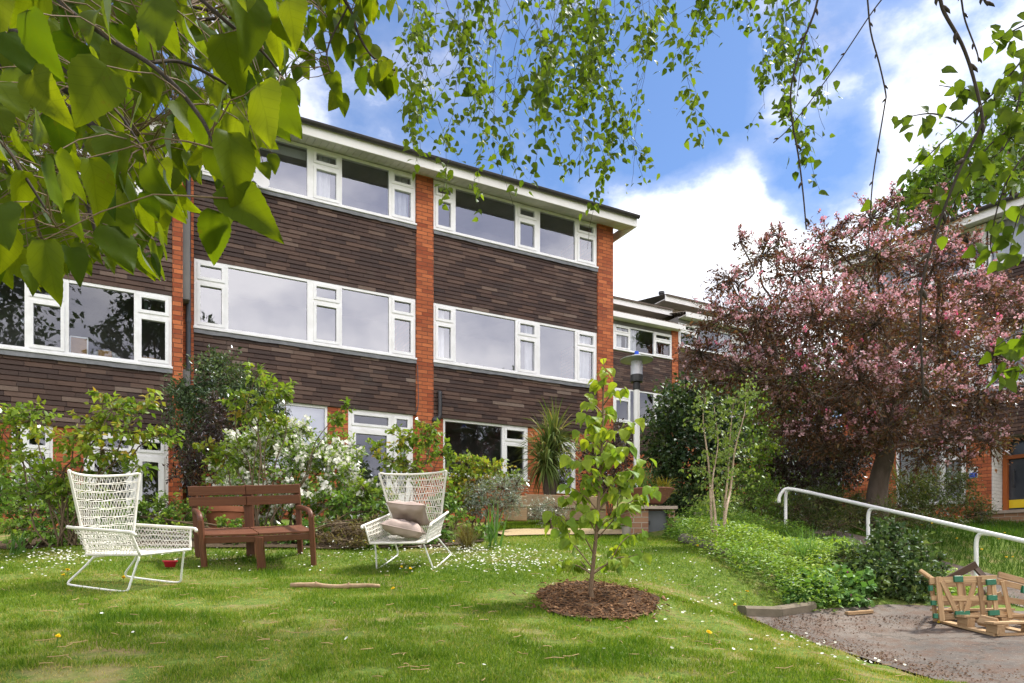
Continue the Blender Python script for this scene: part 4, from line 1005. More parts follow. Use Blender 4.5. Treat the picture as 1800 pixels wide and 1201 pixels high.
# ---------------------------------------------------------------- woven armchairs
def weave(mb, S, bands, zig, r=.0028, pair=.16, seg=14):
    for i in range(bands + 1):
        for dt in ((0, pair) if i < bands else (0,)):
            t = (i + dt) / bands
            jit = RNG.normal(0, .0025, seg+1)
            mb.tube([S(s, t) + np.array([0, 0, j]) for s, j in zip(np.linspace(-1, 1, seg+1), jit)], r, 4, False)
        if i < bands:
            ta, tb = (i+pair)/bands, (i+1)/bands
            for k in range(zig):
                a = -1 + 2*k/zig; b = -1 + 2*(k+.5)/zig; c = -1 + 2*(k+1)/zig; j = R_(-.3, .3)/zig
                mb.tube([S(a+j, ta), S(b+j, tb)], r*.9, 4, False); mb.tube([S(b+j, tb), S(min(c+j, 1), ta)], r*.9, 4, False)
def make_armchair(name, label, loc, rotz):
    t = thing(name, label, 'armchair', loc, 'woven white garden armchairs', True, rotz)
    def Bk(s, q): return np.array([s*(.235+.13*q), -.27-.155*q+.11*s*s*q, .25+.615*q+.035*s*s*q-.01*q])
    def Se(s, q): return np.array([s*(.25+.04*q), -.27+.53*q, .245+.05*q-.02*(1-s*s)*math.sin(PI*q)])
    fb = MB()
    top = [Bk(s, 1) for s in np.linspace(-1, 1, 15)]; lf = [Bk(-1, q) for q in np.linspace(0, 1, 9)]; rt = [Bk(1, q) for q in np.linspace(1, 0, 9)]
    fb.tube(smooth_path(lf[:-1] + top + rt[1:], 3), .0115, 8)
    fb.tube([Se(s, 0) for s in np.linspace(-1, 1, 5)], .0105, 8); fb.tube([Se(s, 1) for s in np.linspace(-1, 1, 5)], .0115, 8)
    for s in (-1, 1): fb.tube([Se(s, q) for q in np.linspace(0, 1, 5)], .0105, 8)
    autosmooth(fb.build('frame', M['white_rattan'], t))
    wb = MB(); weave(wb, Bk, 9, 22, .0032); wb.build('backrest', M['white_rattan'], t, True)
    ws = MB(); weave(ws, Se, 10, 24, .003); ws.build('seat', M['white_rattan'], t, True)
    for sg in (-1, 1):
        def Ar(s, q, sg=sg):
            k = (s+1)/2
            lo = np.array([sg*(.25+.04*k), -.27+.53*k, .245+.05*k]); hi = np.array([sg*(.295+.03*k), -.33+.55*k, .455+.012*k])
            return lo + (hi-lo)*q + np.array([sg*.02*q*q, 0, 0])
        ab = MB(); weave(ab, Ar, 5, 17, .0031)
        hi = [Ar(s, 1) for s in np.linspace(-1, 1, 7)]
        ab.tube(smooth_path([hi[0] + np.array([-sg*.0, -.05, .002])] + hi + [Ar(1, 1) + np.array([sg*.012, .035, -.004]), Ar(1, .93) + np.array([sg*.005, .048, -.01])], 3), .0135, 8)
        ab.tube(smooth_path([Ar(1, 1), Ar(1, .5), Ar(1, 0)], 3), .0105, 8)
        ab.build('armrest', M['white_rattan'], t, True)
        lb = MB(); x = sg
        lb.tube(smooth_path([(x*.235, -.20, .24), (x*.262, -.27, .15), (x*.285, -.365, .05), (x*.297, -.385, .018), (x*.30, -.35, .0), (x*.30, 0, -.004), (x*.30, .13, .0), (x*.298, .165, .018), (x*.29, .175, .06), (x*.27, .20, .17), (x*.255, .225, .275)], 3), .0085, 8)
        lb.build('sled_leg', M['white_steel'], t, True)
    cb = MB(); cb.tube([(-.24, -.19, .235), (.24, -.19, .235)], .007, 6); cb.build('crossbar', M['white_steel'], t, True)
    return t
def copy_tree(o, parent=None):
    c = o.copy(); COL.objects.link(c)
    if parent is not None: c.parent = parent
    ORG[c] = ORG.get(o)
    for ch in list(o.children): copy_tree(ch, c)
    return c
c1 = at(243, 1030, 5.45); c1[2] = float(g(c1[0], c1[1])) + .012
ch1 = make_armchair('armchair', 'empty white woven armchair on the lawn to the left of the brown bench', c1, math.radians(-107))
def stand(o, p, rz):
    """stand a thing square on the sloping lawn"""
    e = .25; k_ = 1.3; n = Vector((-k_*(float(g(p[0]+e, p[1]))-float(g(p[0]-e, p[1])))/(2*e), -k_*(float(g(p[0], p[1]+e))-float(g(p[0], p[1]-e)))/(2*e), 1)).normalized()
    q = Vector((0, 0, 1)).rotation_difference(n).to_matrix() @ Matrix.Rotation(rz, 3, 'Z')
    o.location = [float(x) for x in p]; o.rotation_euler = q.to_euler(); return Matrix.Translation(Vector([float(x) for x in p])) @ q.to_4x4()
from mathutils import Matrix, Euler
stand(ch1, c1, math.radians(-103))
c2 = at(722, 1000, 6.85); c2[2] = float(g(c2[0], c2[1])) + .012
ch2 = copy_tree(ch1); ch2.name = 'armchair.001'
ch2['label'] = 'white woven armchair holding two beige cushions to the right of the bench'
CM = stand(ch2, c2, math.radians(-194)) @ Matrix.Scale(.95, 4)
ch1.scale = (.94, .94, .94); ch2.scale = (.95, .95, .95)
# cushions
from mathutils import Matrix, Euler
def cushion(label, M4, sx, sy, h):
    n = 23; uu = np.linspace(-1, 1, n); G = []
    for sgn in (1, -1):
        g_ = np.zeros((n, n, 3))
        for i, u in enumerate(uu):
            for j, v in enumerate(uu):
                e = ((1-abs(u)**3.2)*(1-abs(v)**3.2))**.42
                pin = 1 - .09*(1-abs(v)**2)*abs(u)**3; pin2 = 1 - .09*(1-abs(u)**2)*abs(v)**3
                w = .006*math.sin(9*u+4*v) + .005*math.sin(5*v-7*u+1)
                g_[i, j] = (sx*u*pin, sy*v*pin2, sgn*(h*e) + w*e + .0)
        G.append(g_)
    mb = MB()
    for g_ in G:
        W = np.array([[tuple(M4 @ Vector(p)) for p in row] for row in g_]); mb.grid(W)
    mb.tube(smooth_path([tuple(M4 @ Vector(G[0][i][j])) for i, j in [(0, k) for k in range(0, n, 2)] + [(k, n-1) for k in range(2, n, 2)] + [(n-1, k) for k in range(n-3, -1, -2)] + [(k, 0) for k in range(n-3, 0, -2)] + [(0, 0)]], 2), .005, 5)
    o = mb.build('cushion', M['cushion'], None, True, origin=np.array(M4.translation))
    return tag(o, label, 'cushion', 'beige cushions on the armchair')
cushion('lower beige cushion lying on the seat of the armchair', CM @ Matrix.Translation((.02, .03, .385)) @ Euler((math.radians(14), math.radians(-16), math.radians(12))).to_matrix().to_4x4(), .20, .195, .08)
cushion('upper beige cushion leaning against the woven armchair back', CM @ Matrix.Translation((.0, -.10, .51)) @ Euler((math.radians(42), math.radians(-8), math.radians(8))).to_matrix().to_4x4(), .195, .19, .07)

# ---------------------------------------------------------------- curved wooden bench
def V3(px, Y, z): return np.array([(px-CX)/F*Y, Y, z])
FL, FC, FR = V3(360, 6.70, 0), V3(460, 6.80, 0), V3(552, 6.96, 0)
BL, BC, BR = V3(350, 7.11, 0), V3(443, 7.22, 0), V3(529, 7.37, 0)
bz = float(g(FC[0], FC[1])) - .0
be = thing('garden_bench', 'curved brown wooden two seat bench with armrests on the lawn', 'bench', FC*[1, 1, 0] + [0, 0, bz])
def zz(p, z): return np.array([p[0], p[1], bz + z])
SH, TH = .345, .775
for p, w, top in ((FL, .046, .49), (FR, .046, .49)):
    mb = MB(); mb.beam(zz(p, -.12), zz(p, top), w, .05, (0, 1, 0), .5); mb.build('leg', M['bench'], be)
mb = MB(); mb.beam(zz(FC, -.12), zz(FC, SH-.03), .072, .05, (0, 1, 0), .5); mb.build('leg', M['bench'], be)
for p, w in ((BL, .05), (BC, .085), (BR, .05)):
    q = p + (p - FC)*0; mb = MB(); mb.beam(zz(p, -.05), zz(p + np.array([0, .035, 0]), TH-.005), w, .045, (0, 1, 0), .35); mb.build('leg', M['bench'], be)
for (a, b, c, d), tn in (((FL, FC, BC, BL), .5), ((FC, FR, BR, BC), .6)):
    sl = MB()
    for i in range(6):
        k = (i+.5)/6
        p = a + (d-a)*k; q = b + (c-b)*k; dr = unit(q-p); g0 = .006
        sl.beam(zz(p - dr*(.02 if a is FL else -g0), SH), zz(q + dr*(.02 if a is FC else -g0), SH), .058, .02, (0, 0, 1), .72)
    sl.build('seat', M['bench'], be)
    rl = MB(); rl.beam(zz(a + (d-a)*.02, SH-.045), zz(b + (c-b)*.02, SH-.045), .022, .06, (0, 0, 1), .4); rl.beam(zz(d, SH-.045), zz(c, SH-.045), .022, .06, (0, 0, 1), .4)
    rl.build('rail', M['bench'], be)
    for z0 in (.62, .725):
        bb = MB(); s = np.array([0, -.02+.02*(z0-.6), 0]); dr = unit(c-d)
        bb.beam(zz(d + s - dr*(.03 if d is BL else -.003), z0), zz(c + s + dr*(.03 if c is BR else -.003), z0), .088, .022, (0, 1, 0) if False else unit(np.cross(dr, [0, 0, 1])), .62)
        bb.build('back_slat', M['bench'], be)
for f_, b_ in ((FL, BL), (FR, BR)):
    ar = MB(); P = smooth_path([zz(b_, .535), zz(b_ + (f_-b_)*.5, .548), zz(b_ + (f_-b_)*.82, .545), zz(b_ + (f_-b_)*.97, .52), zz(b_ + (f_-b_)*1.0, .47), zz(b_ + (f_-b_)*1.0, .42)], 4)
    ar.tube(P, .0255, 8); ar.build('armrest', M['bench'], be, True)

be.rotation_euler = (.20, 0, 0)
# stick and red pot on the lawn
a, b = ground_at(511, 1036), ground_at(668, 1037); n = 15
mb = MB(); P = np.array([a + (b-a)*k + np.array([0, .012*math.sin(5*k), .028 + .006*math.sin(9*k)]) for k in np.linspace(0, 1, n)])
mb.tube(P, [.020, .021, .019, .021, .026, .019, .018, .018, .018, .024, .019, .017, .016, .0155, .014], 9)
mb.tube([P[4], P[4] + np.array([.0, -.015, .028])], [.012, .007], 7); mb.tube([P[9], P[9] + np.array([.01, -.01, .03])], [.011, .006], 7)
tag(mb.build('stick', M['stick'], None, True, origin=a), 'thick bare peeled stick lying on the lawn before the bench', 'stick')
p = ground_at(299, 1000); mb = MB()
mb.lathe(p, [(.0, .012), (.042, .012), (.056, .06), (.064, .062), (.064, .074), (.057, .074), (.054, .068), (.04, .02), (0, .02)], 28)
tag(mb.build('plant_pot', M['red_plastic'], None, True, origin=p), 'small bright red plastic dish in the grass beside the empty armchair', 'dish')

# ---------------------------------------------------------------- lamp, brick plinth, bowl
lp = at(1119, 880, 12.0); lp[2] = float(g(lp[0], lp[1])); Z = lambda y: (HY-y)/F*12.0
la = thing('lamp_post', 'white garden lamp post with a clear lantern and flat grey hat', 'lamp post', lp)
mb = MB(); mb.tube([(lp[0], lp[1], lp[2]-.1), (lp[0], lp[1], Z(682))], .052, 16); autosmooth(mb.build('pole', M['white_steel'], la))
mb = MB(); mb.lathe((lp[0], lp[1], 0), [(.056, Z(686)), (.06, Z(685)), (.06, Z(673)), (.103, Z(672)), (.106, Z(670)), (.106, Z(660)), (.10, Z(659.5))], 28); autosmooth(mb.build('collar', M['black_metal'], la), 30)
mb = MB(); mb.lathe((lp[0], lp[1], 0), [(.098, Z(659.6)), (.098, Z(627)), (.09, Z(625.5)), (.0, Z(625))], 28); autosmooth(mb.build('lantern', M['lens'], la), 30)
mb = MB(); mb.lathe((lp[0], lp[1], 0), [(.1, Z(636)), (.275, Z(634.0)), (.28, Z(633.2)), (.277, Z(632.4)), (.1, Z(633))], 40); autosmooth(mb.build('hat', M['hat'], la), 30)
mb = MB(); mb.lathe((lp[0], lp[1], 0), [(.05, Z(625)), (.05, Z(623.8)), (.036, Z(623.5)), (.036, Z(618.5)), (.03, Z(618)), (0, Z(618))], 20); autosmooth(mb.build('cap', M['blue'], la), 30)
pY = 9.75
px_ = lambda x, Y=pY: (x-CX)/F*Y
pz = lambda y, Y=pY: (HY-y)/F*Y
gz_ = float(g(px_(1150), pY))
pl = thing('brick_plinth', 'low yellow brick plinth with a grey metal door under the rusty bowl', 'plinth', (px_(1150), pY, gz_))
WF = Fr((0, pY, 0), (1, .06))
bxs(WF, [(px_(1110), px_(1143), -.62, .0, gz_-.2, pz(894.5)), (px_(1180), px_(1191), -.62, 0, gz_-.2, pz(894.5)), (px_(1143), px_(1180), -.62, -.12, gz_-.2, pz(894.5))]).build('brickwork', M['stock_brick'], pl)
dd = bxs(WF, [(px_(1143)+.004, px_(1180)-.004, -.115, -.09, gz_-.1, pz(896))]).build('metal_door', M['grey_metal'], pl)
mb = MB(); mb.lathe(WF.w(px_(1146), -.075, pz(917)), [(.0, -.02), (.014, -.02), (.014, .02), (0, .02)], 8); mb.box((px_(1144), px_(1149), -.09, -.08, pz(921), pz(914)), fr=WF); mb.build('latch', M['black_metal'], dd)
bxs(WF, [(px_(1106), px_(1194), -.68, .05, pz(894), pz(888.5))]).build('slab', M['stone'], pl)
bc = np.array([px_(1153), pY+.33, pz(888.3, pY+.33)+.015]); mb = MB()
mb.lathe(bc, [(0, .0), (.14, .0), (.165, .01), (.25, .09), (.315, .19), (.33, .20), (.326, .212), (.31, .207), (.245, .13), (0, .12)], 40)
bw = autosmooth(mb.build('bowl_planter', M['rust'], None, origin=bc), 35); tag(bw, 'wide rusty steel bowl planter standing on the brick plinth', 'planter')
p = ground_at(1101, 946); mb = MB(); mb.lathe(p, [(0, 0), (.05, 0), (.062, .13), (.066, .15), (.056, .15), (.05, .12), (0, .12)], 18, wob=.03)
tag(autosmooth(mb.build('flower_pot', M['concrete'], None, origin=p)), 'small grey stone flower pot beside the brick plinth', 'pot')
# low sleeper wall of the raised bed
sw = thing('raised_bed_wall', 'low wall of stacked wooden sleepers holding the raised bed by the path', 'raised bed', (px_(905, 10.4), 10.4, float(g(px_(905, 10.4), 10.4))))
for y0, y1, o in ((893, 873, 0), (916, 893.6, .004)):
    mb = MB(); c = at(906, (y0+y1)/2, 10.0); h_ = (y0-y1)/F*10.0
    mb.beam(c - [.155+o, 0, 0], c + [.155+o, 0, 0], .22, h_, (0, 0, 1), .62, .06); mb.build('sleeper', M['sleeper'], sw)
mb = MB(); mb.beam(at(925, 881, 10.9), at(1064, 885, 10.9), .16, .2, (0, 0, 1), .45, .06); mb.build('sleeper', M['sleeper'], sw)
mb = MB(); mb.beam(at(925, 902, 10.92), at(1064, 906, 10.92), .14, .19, (0, 0, 1), .3, .06); mb.build('sleeper', M['sleeper'], sw)
# big terracotta pot behind the bench
p = ground_at(407, 945); p = np.array([px_(405, 8.6), 8.6, float(g(px_(405, 8.6), 8.6))]); mb = MB()
mb.lathe(p, [(0, -.05), (.20, -.05), (.25, .12), (.275, .26), (.30, .265), (.30, .33), (.27, .33), (.25, .29), (0, .29)], 32)
tag(autosmooth(mb.build('flower_pot', M['terracotta'], None, origin=p)), 'large terracotta pot behind the brown bench', 'pot')
# stone step and log by the birch sapling
p = at(1266, 905, 10.8); fr2 = Fr((p[0], p[1], 0), (1, .2)); z_ = float(g(p[0], p[1]))
o = bxs(fr2, [(-.26, .26, -.5, .0, z_-.3, p[2]-.03), (-.2, .2, -.48, -.06, p[2]-.03, p[2]+.07)]).build('stone_step', M['stone'], None, origin=p)
tag(o, 'pale stone step in the ground cover behind the birch sapling', 'step')
a, b = ground_at(1201, 955), ground_at(1276, 978); mb = MB(); P = np.array([a + (b-a)*k + np.array([0, .02*math.sin(4*k), .05+.012*math.sin(6*k)]) for k in np.linspace(0, 1, 12)])
mb.tube(P, [.068, .07, .066, .064, .062, .06, .06, .064, .056, .052, .048, .045], 11); mb.tube([P[7], P[7] + np.array([.0, -.02, .09])], [.03, .02], 8)
tag(mb.build('log', M['grey_log'], None, True, origin=a), 'grey weathered log edging the ground cover bank', 'log')
# kerb
K0, K1 = np.array(KERB[0]), np.array(KERB[1]); kd = unit(K1-K0); kf = Fr((K0[0], K0[1], 0), kd); kl = np.linalg.norm(K1-K0)
kb = MB()
for i in range(2):
    a, b = kl*1.15*i/2 + .0015, kl*1.15*(i+1)/2 - .0015; q = kf.w(a, .05, 0); q2 = kf.w(b, .05, 0); za = float(g(q[0], q[1])) + .105; zb = float(g(q2[0], q2[1])) + .105
    L = [(a, .0, za-.3), (b, .0, zb-.3), (b, .0, zb-.02), (a, .0, za-.02), (a, -.02, za), (b, -.02, zb), (a, -.125, za), (b, -.125, zb), (a, -.125, za-.3), (b, -.125, zb-.3)]
    kb.add([kf.w(*x) for x in L], [(0,1,2,3),(3,2,5,4),(4,5,7,6),(6,7,9,8),(0,3,4,6,8),(1,9,7,5,2)], .5, L)
o = kb.build('kerb', M['kerb'], None, origin=kf.w(0, 0, 0)); tag(o, 'short worn concrete kerb between the lawn and the drive', 'kerb')

# ---------------------------------------------------------------- handrail
ra, rb = at(1405, 862, 10.35), at(1718+14, 936, 8.0)
rd = (rb-ra)
hr_ = thing('handrail', 'white tubular handrail with curved posts sloping down beside the path', 'handrail', (rb[0], rb[1], float(g(rb[0], rb[1]))))
mb = MB(); P = [at(1369, 884, 10.5), at(1370, 874, 10.49), at(1375, 865, 10.47), at(1385, 859.3, 10.43)] + [ra + rd*k for k in np.linspace(.05, 1.45, 18)]
mb.tube(smooth_path(P, 3), .0255, 12); mb.build('rail', M['white_steel'], hr_, True)
for px in (1381, 1526, 1716):
    k_ = (px-CX)/F
    t = (k_*ra[1]-ra[0])/(rd[0]-k_*rd[1]); j = ra + rd*t
    dr = unit(rd); e = j + dr*.17 - np.array([0, 0, .006]); gzp = float(g(j[0], j[1]))
    mb = MB(); mb.tube(smooth_path([(j[0], j[1], gzp-.2), (j[0], j[1], j[2]-.35), (j[0], j[1], j[2]-.15), tuple(j + dr*.025 - [0, 0, .055]), tuple(j + dr*.08 - [0, 0, .016]), tuple(e)], 4), .0235, 12)
    mb.build('post', M['white_steel'], hr_, True)

# ---------------------------------------------------------------- broken pallets on the drive
def board(mb, p, q, w, t, up, tint): mb.beam(p, q, w, t, up, tint)
pg = lambda px, py, Y: at(px, py, Y)
FACE = (0.15, -1, .1)
cr = thing('wooden_crate', 'broken slatted softwood crate with green tape standing on the flat pallet', 'crate', gp(*at(1695, 1090, 5.75)[:2]))
def slat(a, b, w, t=.014, up=FACE, tint=None, name='slat', mat='pallet'):
    tint = R_(.25, .95) if tint is None else tint
    mb = MB(); mb.beam(pg(*a), pg(*b), w*(.84 if name == 'slat' else 1), t if name != 'tape' else .021, up, tint); return mb.build(name, M[mat], cr)
slat((1634, 1021, 5.78), (1752, 1017, 5.70), .062); slat((1637, 1052, 5.78), (1751, 1052, 5.70), .05); slat((1641, 1085, 5.78), (1752, 1082, 5.70), .06)
slat((1649, 1014, 5.755), (1656, 1092, 5.755), .055, tint=.75); slat((1656, 1022, 5.75), (1683, 1080, 5.75), .05, tint=.55); slat((1684, 1012, 5.752), (1692, 1080, 5.752), .05, tint=.6)
slat((1716, 1016, 5.73), (1697, 1078, 5.735), .05, tint=.7); slat((1721, 1014, 5.715), (1729, 1084, 5.715), .05, tint=.15, mat='pallet'); slat((1745, 1018, 5.70), (1752, 1084, 5.70), .045, tint=.85)
slat((1636, 1020, 5.80), (1645, 1092, 5.80), .04, tint=.45)
# right hand panel, running back
slat((1752, 1022, 5.72), (1835, 1042, 5.95), .055, up=(-.3, -1, 0)); slat((1752, 1052, 5.72), (1835, 1064, 5.95), .055, up=(-.3, -1, 0)); slat((1752, 1078, 5.72), (1840, 1092, 5.9), .06, up=(-.3, -1, 0))
slat((1763, 1022, 5.71), (1776, 1086, 5.71), .04, up=(-.3, -1, 0), tint=.75); slat((1808, 1030, 5.84), (1818, 1094, 5.84), .045, up=(-.3, -1, 0))
# back panel and bits showing through
slat((1650, 1028, 6.2), (1770, 1022, 6.25), .06, tint=.35); slat((1655, 1060, 6.2), (1775, 1058, 6.25), .06, tint=.3); slat((1690, 1015, 6.2), (1700, 1088, 6.2), .05, tint=.3); slat((1740, 1012, 6.2), (1738, 1084, 6.2), .05, tint=.3)
slat((1640, 1022, 5.8), (1652, 1028, 6.2), .05, up=(-1, -.2, 0), tint=.4); slat((1645, 1088, 5.8), (1655, 1080, 6.2), .05, up=(-1, -.2, 0), tint=.4)
for (a, b, w) in (((1677, 1018, 5.735), (1692, 1018, 5.735), .05), ((1734, 1024, 5.685), (1750, 1023, 5.685), .046), ((1736, 1051, 5.685), (1752, 1051, 5.685), .042), ((1738, 1078, 5.685), (1756, 1077, 5.685), .042), ((1679, 1080, 5.735), (1704, 1079, 5.735), .05),
                  ((1633, 1034, 5.775), (1639, 1034, 5.775), .045), ((1637, 1060, 5.775), (1645, 1060, 5.775), .04), ((1641, 1083, 5.765), (1648, 1083, 5.765), .04), ((1796, 1036, 5.82), (1806, 1038, 5.84), .06)):
    slat(a, b, w, .03, name='tape', mat='green_tape')
slat((1652, 1045, 5.9), (1650, 1095, 5.9), .02, .01, name='strap', mat='yellow')
fpal = thing('pallet', 'flat wooden pallet on the drive under the broken crate', 'pallet', gp(*at(1720, 1100, 5.6)[:2]))
def pb(p, q, w, t, name, tint=.6):
    mb = MB(); mb.beam(p, q, w, t, (0, 0, 1), tint, .05); return mb.build(name, M['pallet'], fpal)
A = ground_at(1640, 1093, 4, 7); B = ground_at(1747, 1120, 4, 7); e1 = B-A; L1_ = np.linalg.norm(e1); e1 = e1/L1_; e2 = unit(np.array([-e1[1], e1[0], 0.0])) ; e2 = e2 if e2[0] > 0 else -e2
for k, tn in ((.04, .7), (.36, .5), (.68, .55)):
    pb(A + e2*k + [0, 0, .014], A + e1*L1_ + e2*k + [0, 0, .014], .085, .018, 'board', tn)
for i, k in enumerate((.06, .5, .96)):
    for j in (.04, .36, .68):
        c = A + e1*L1_*k + e2*j + [0, 0, .058]; pb(c - e1*.05, c + e1*.05, .07, .07, 'block', .45 + .1*((i+int(j*9)) % 2))
for k in (.06, .5, .96):
    pb(A + e1*L1_*k - e2*.02 + [0, 0, .1025], A + e1*L1_*k + e2*.74 + [0, 0, .1025], .09, .018, 'board', .65)
pb(B - e1*.02 + e2*.02 + [0, 0, .014], B - e1*.02 + e2*.75 + [0, 0, .014], .07, .0165, 'board', .7)
for nm, lb, a, b, w, t, mt, tn in [
        ('plank', 'dark weathered board slanting over the top of the broken crate', (1652, 1026, 5.85), (1716, 992, 5.85), .055, .02, 'pallet_dark', .6),
        ('plank', 'short dark board sloping down from the crest of the crate', (1712, 995, 5.9), (1735, 1020, 5.8), .05, .018, 'pallet_dark', .4),
        ('plank', 'pale stick of timber poking out at the left of the crate', (1617, 1003, 5.9), (1650, 1026, 5.8), .03, .03, 'pallet', .8),
        ('plank', 'broken pale board lying inside the crate', (1665, 1075, 6.0), (1760, 1045, 6.0), .05, .018, 'pallet', .35),
        ('plank', 'dark broken board lying low inside the crate', (1668, 1092, 5.95), (1730, 1040, 6.05), .045, .018, 'pallet_dark', .7),
        ('plank', 'broken timber end jutting out below the crate', (1722, 1090, 5.55), (1752, 1097, 5.45), .075, .05, 'pallet', .4),
        ('plank', 'loose board leaning behind the crate at the right', (1755, 1010, 6.1), (1830, 1030, 6.15), .05, .018, 'pallet', .45)]:
    mb = MB(); p, q = pg(*a), pg(*b); mb.beam(p, q, w, t, FACE, tn); tag(mb.build(nm, M[mt], None, origin=(p+q)/2), lb, 'plank', 'broken boards round the crate')
a, b = ground_at(1488, 1083), ground_at(1532, 1080); mb = MB(); mb.beam(a + [0, 0, .02], b + [0, 0, .02], .05, .03, (0, 0, 1), .5)
tag(mb.build('plank', M['pallet'], None, origin=a), 'short timber offcut at the foot of the cranesbill clump', 'plank')
# ---------------------------------------------------------------- leaves
def tmpl_lance(w=.55, fold=.12, droop=.1):
    return np.array([(0,0,0),(-.5*w,.42,fold),(0,.5,0),(.5*w,.42,fold),(0,1,-droop)]), np.array([(0,3,2),(2,3,4),(0,2,1),(2,4,1)]), None
def tmpl_heart(nt=11, w=.80, fold=.10, bend=.18, pw=.62, seed=0):
    r = np.random.default_rng(seed); V = []; L = []
    for i in range(nt):
        t = i/(nt-1)
        hw = .5*w*max(0.0, (math.sin(PI*min(1, t**pw)))**.85*(1.06-.30*t)) if 0 < i < nt-1 else .0
        hw *= 1 + (.06 if i % 2 and nt > 15 else -.0)
        for k in (-1, -.5, 0, .5, 1):
            y = t - (.07*abs(k)*(1-t)**6 if i else .07*abs(k)*0)
            V.append((k*hw, y, fold*abs(k)*hw*2.0 - bend*t*t + .02*math.sin(9*t+3*k))); L.append((k*hw, t, 0))
    Fq = [(i*5+j, i*5+j+1, (i+1)*5+j+1, (i+1)*5+j) for i in range(nt-1) for j in range(4)]
    return np.array(V), np.array(Fq), np.array(L)
def leafset(name, P, D, N, S, mat, tint, tm, parent=None, smooth=False):
    V0, F0, L0 = tm
    D = unit(D); X = unit(np.cross(D, N)); Z = np.cross(X, D)
    V = P[:, None, :] + S[:, None, None]*(V0[None, :, 0:1]*X[:, None, :] + V0[None, :, 1:2]*D[:, None, :] + V0[None, :, 2:3]*Z[:, None, :])
    k = len(V0); n = len(P)
    Fc = (np.arange(n)[:, None, None]*k + F0[None]).reshape(-1, F0.shape[1])
    return mesh(name, V.reshape(-1, 3), Fc, mat, parent, np.repeat(np.clip(tint, 0, 1), k), None, smooth, None if L0 is None else np.tile(L0, (n, 1)))
def sph(n): return unit(RNG.normal(0, 1, (n, 3)))

def blobs_to_m(bl):
    out = []
    for b in bl:
        px, py, rx, ry, Y = b[:5]; c = at(px, py, Y); a = rx/F*Y; d = ry/F*Y
        out.append((c, np.array([a, b[5] if len(b) > 5 else (a+d)/2, d])))
    return out
def foliage(bl, size, cover=2.4, per=9, spread=.16, droop=.25, up=.6, lo=.35, sv=.25, out=.6):
    """leaves carried on twigs that run from the heart of each blob outward; returns arrays and the twigs"""
    P, D, N, S, T, tw = [], [], [], [], [], []
    for c, r in bl:
        n = int(cover*PI*r[0]*max(r[2], r[1]*.6)/(.36*size*size)) + 4; k = max(3, n//per)
        d = sph(k); tipl = R_(.66, 1.28, k); e = c + d*r*tipl[:, None]
        tb = np.clip(RNG.normal(.45, .18, k) + RNG.normal(0, .12), 0, 1)
        for i in range(k):
            q = R_(lo, 1.05, per); jit = sph(per)*spread*r.mean()*R_(.2, 1, per)[:, None]
            p = c + (e[i]-c)*q[:, None] + jit - np.array([0, 0, .05])*q[:, None]**2*r[2]
            P.append(p); D.append(d[i]*out + sph(per)*.8 - [0, 0, droop]); N.append(sph(per)*.7 + [0, -.15, up]); S.append(size*np.clip(RNG.normal(1, sv, per), .5, 1.6)); T.append(tb[i] + RNG.normal(0, .16, per))
        tw.append((c, e))
    return [np.concatenate(x) for x in (P, D, N, S, T)] + [tw]
def tubes_fast(name, segs, mat, parent, n=3):
    """segs: (p, q, rp, rq) straight thin twigs with a slight sag"""
    segs = list(segs); m = len(segs)
    p = np.array([s[0] for s in segs]); q = np.array([s[1] for s in segs]); rp = np.array([s[2] for s in segs]); rq = np.array([s[3] for s in segs])
    t = unit(q-p); ref = np.where(np.abs(t[:, 2:3]) > .9, np.array([[1.0, 0, 0]]), np.array([[0, 0, 1.0]])); x = unit(np.cross(t, ref)); y = np.cross(t, x)
    mid = (p+q)/2 + sph(m)*np.linalg.norm(q-p, axis=1)[:, None]*.05
    a = np.linspace(0, 2*PI, n, endpoint=False)
    ring = lambda c, r: c[:, None, :] + r[:, None, None]*(np.cos(a)[None, :, None]*x[:, None, :] + np.sin(a)[None, :, None]*y[:, None, :])
    V = np.concatenate([ring(p, rp), ring(mid, (rp+rq)/2), ring(q, rq)], 1)
    f = [(l*n+j, l*n+(j+1) % n, (l+1)*n+(j+1) % n, (l+1)*n+j) for l in range(2) for j in range(n)]
    Fc = (np.arange(m)[:, None, None]*3*n + np.array(f)[None]).reshape(-1, 4)
    if name is None: parent.add(V.reshape(-1, 3), Fc.tolist()); return
    return mesh(name, V.reshape(-1, 3), Fc, mat, parent, smooth=True)
def limb(a, b, sag=.08, n=6, wig=.03):
    a = np.array(a, float); b = np.array(b, float); L = np.linalg.norm(b-a)
    t = np.linspace(0, 1, n); P = a + (b-a)*t[:, None]
    P[:, 2] += sag*L*np.sin(PI*t); P[1:-1] += RNG.normal(0, wig*L, (n-2, 3))
    return smooth_path(P, 3)
LANCE, OVAL, NARROW = tmpl_lance(.42), tmpl_lance(.66, .1, .12), tmpl_lance(.24, .06, .1)
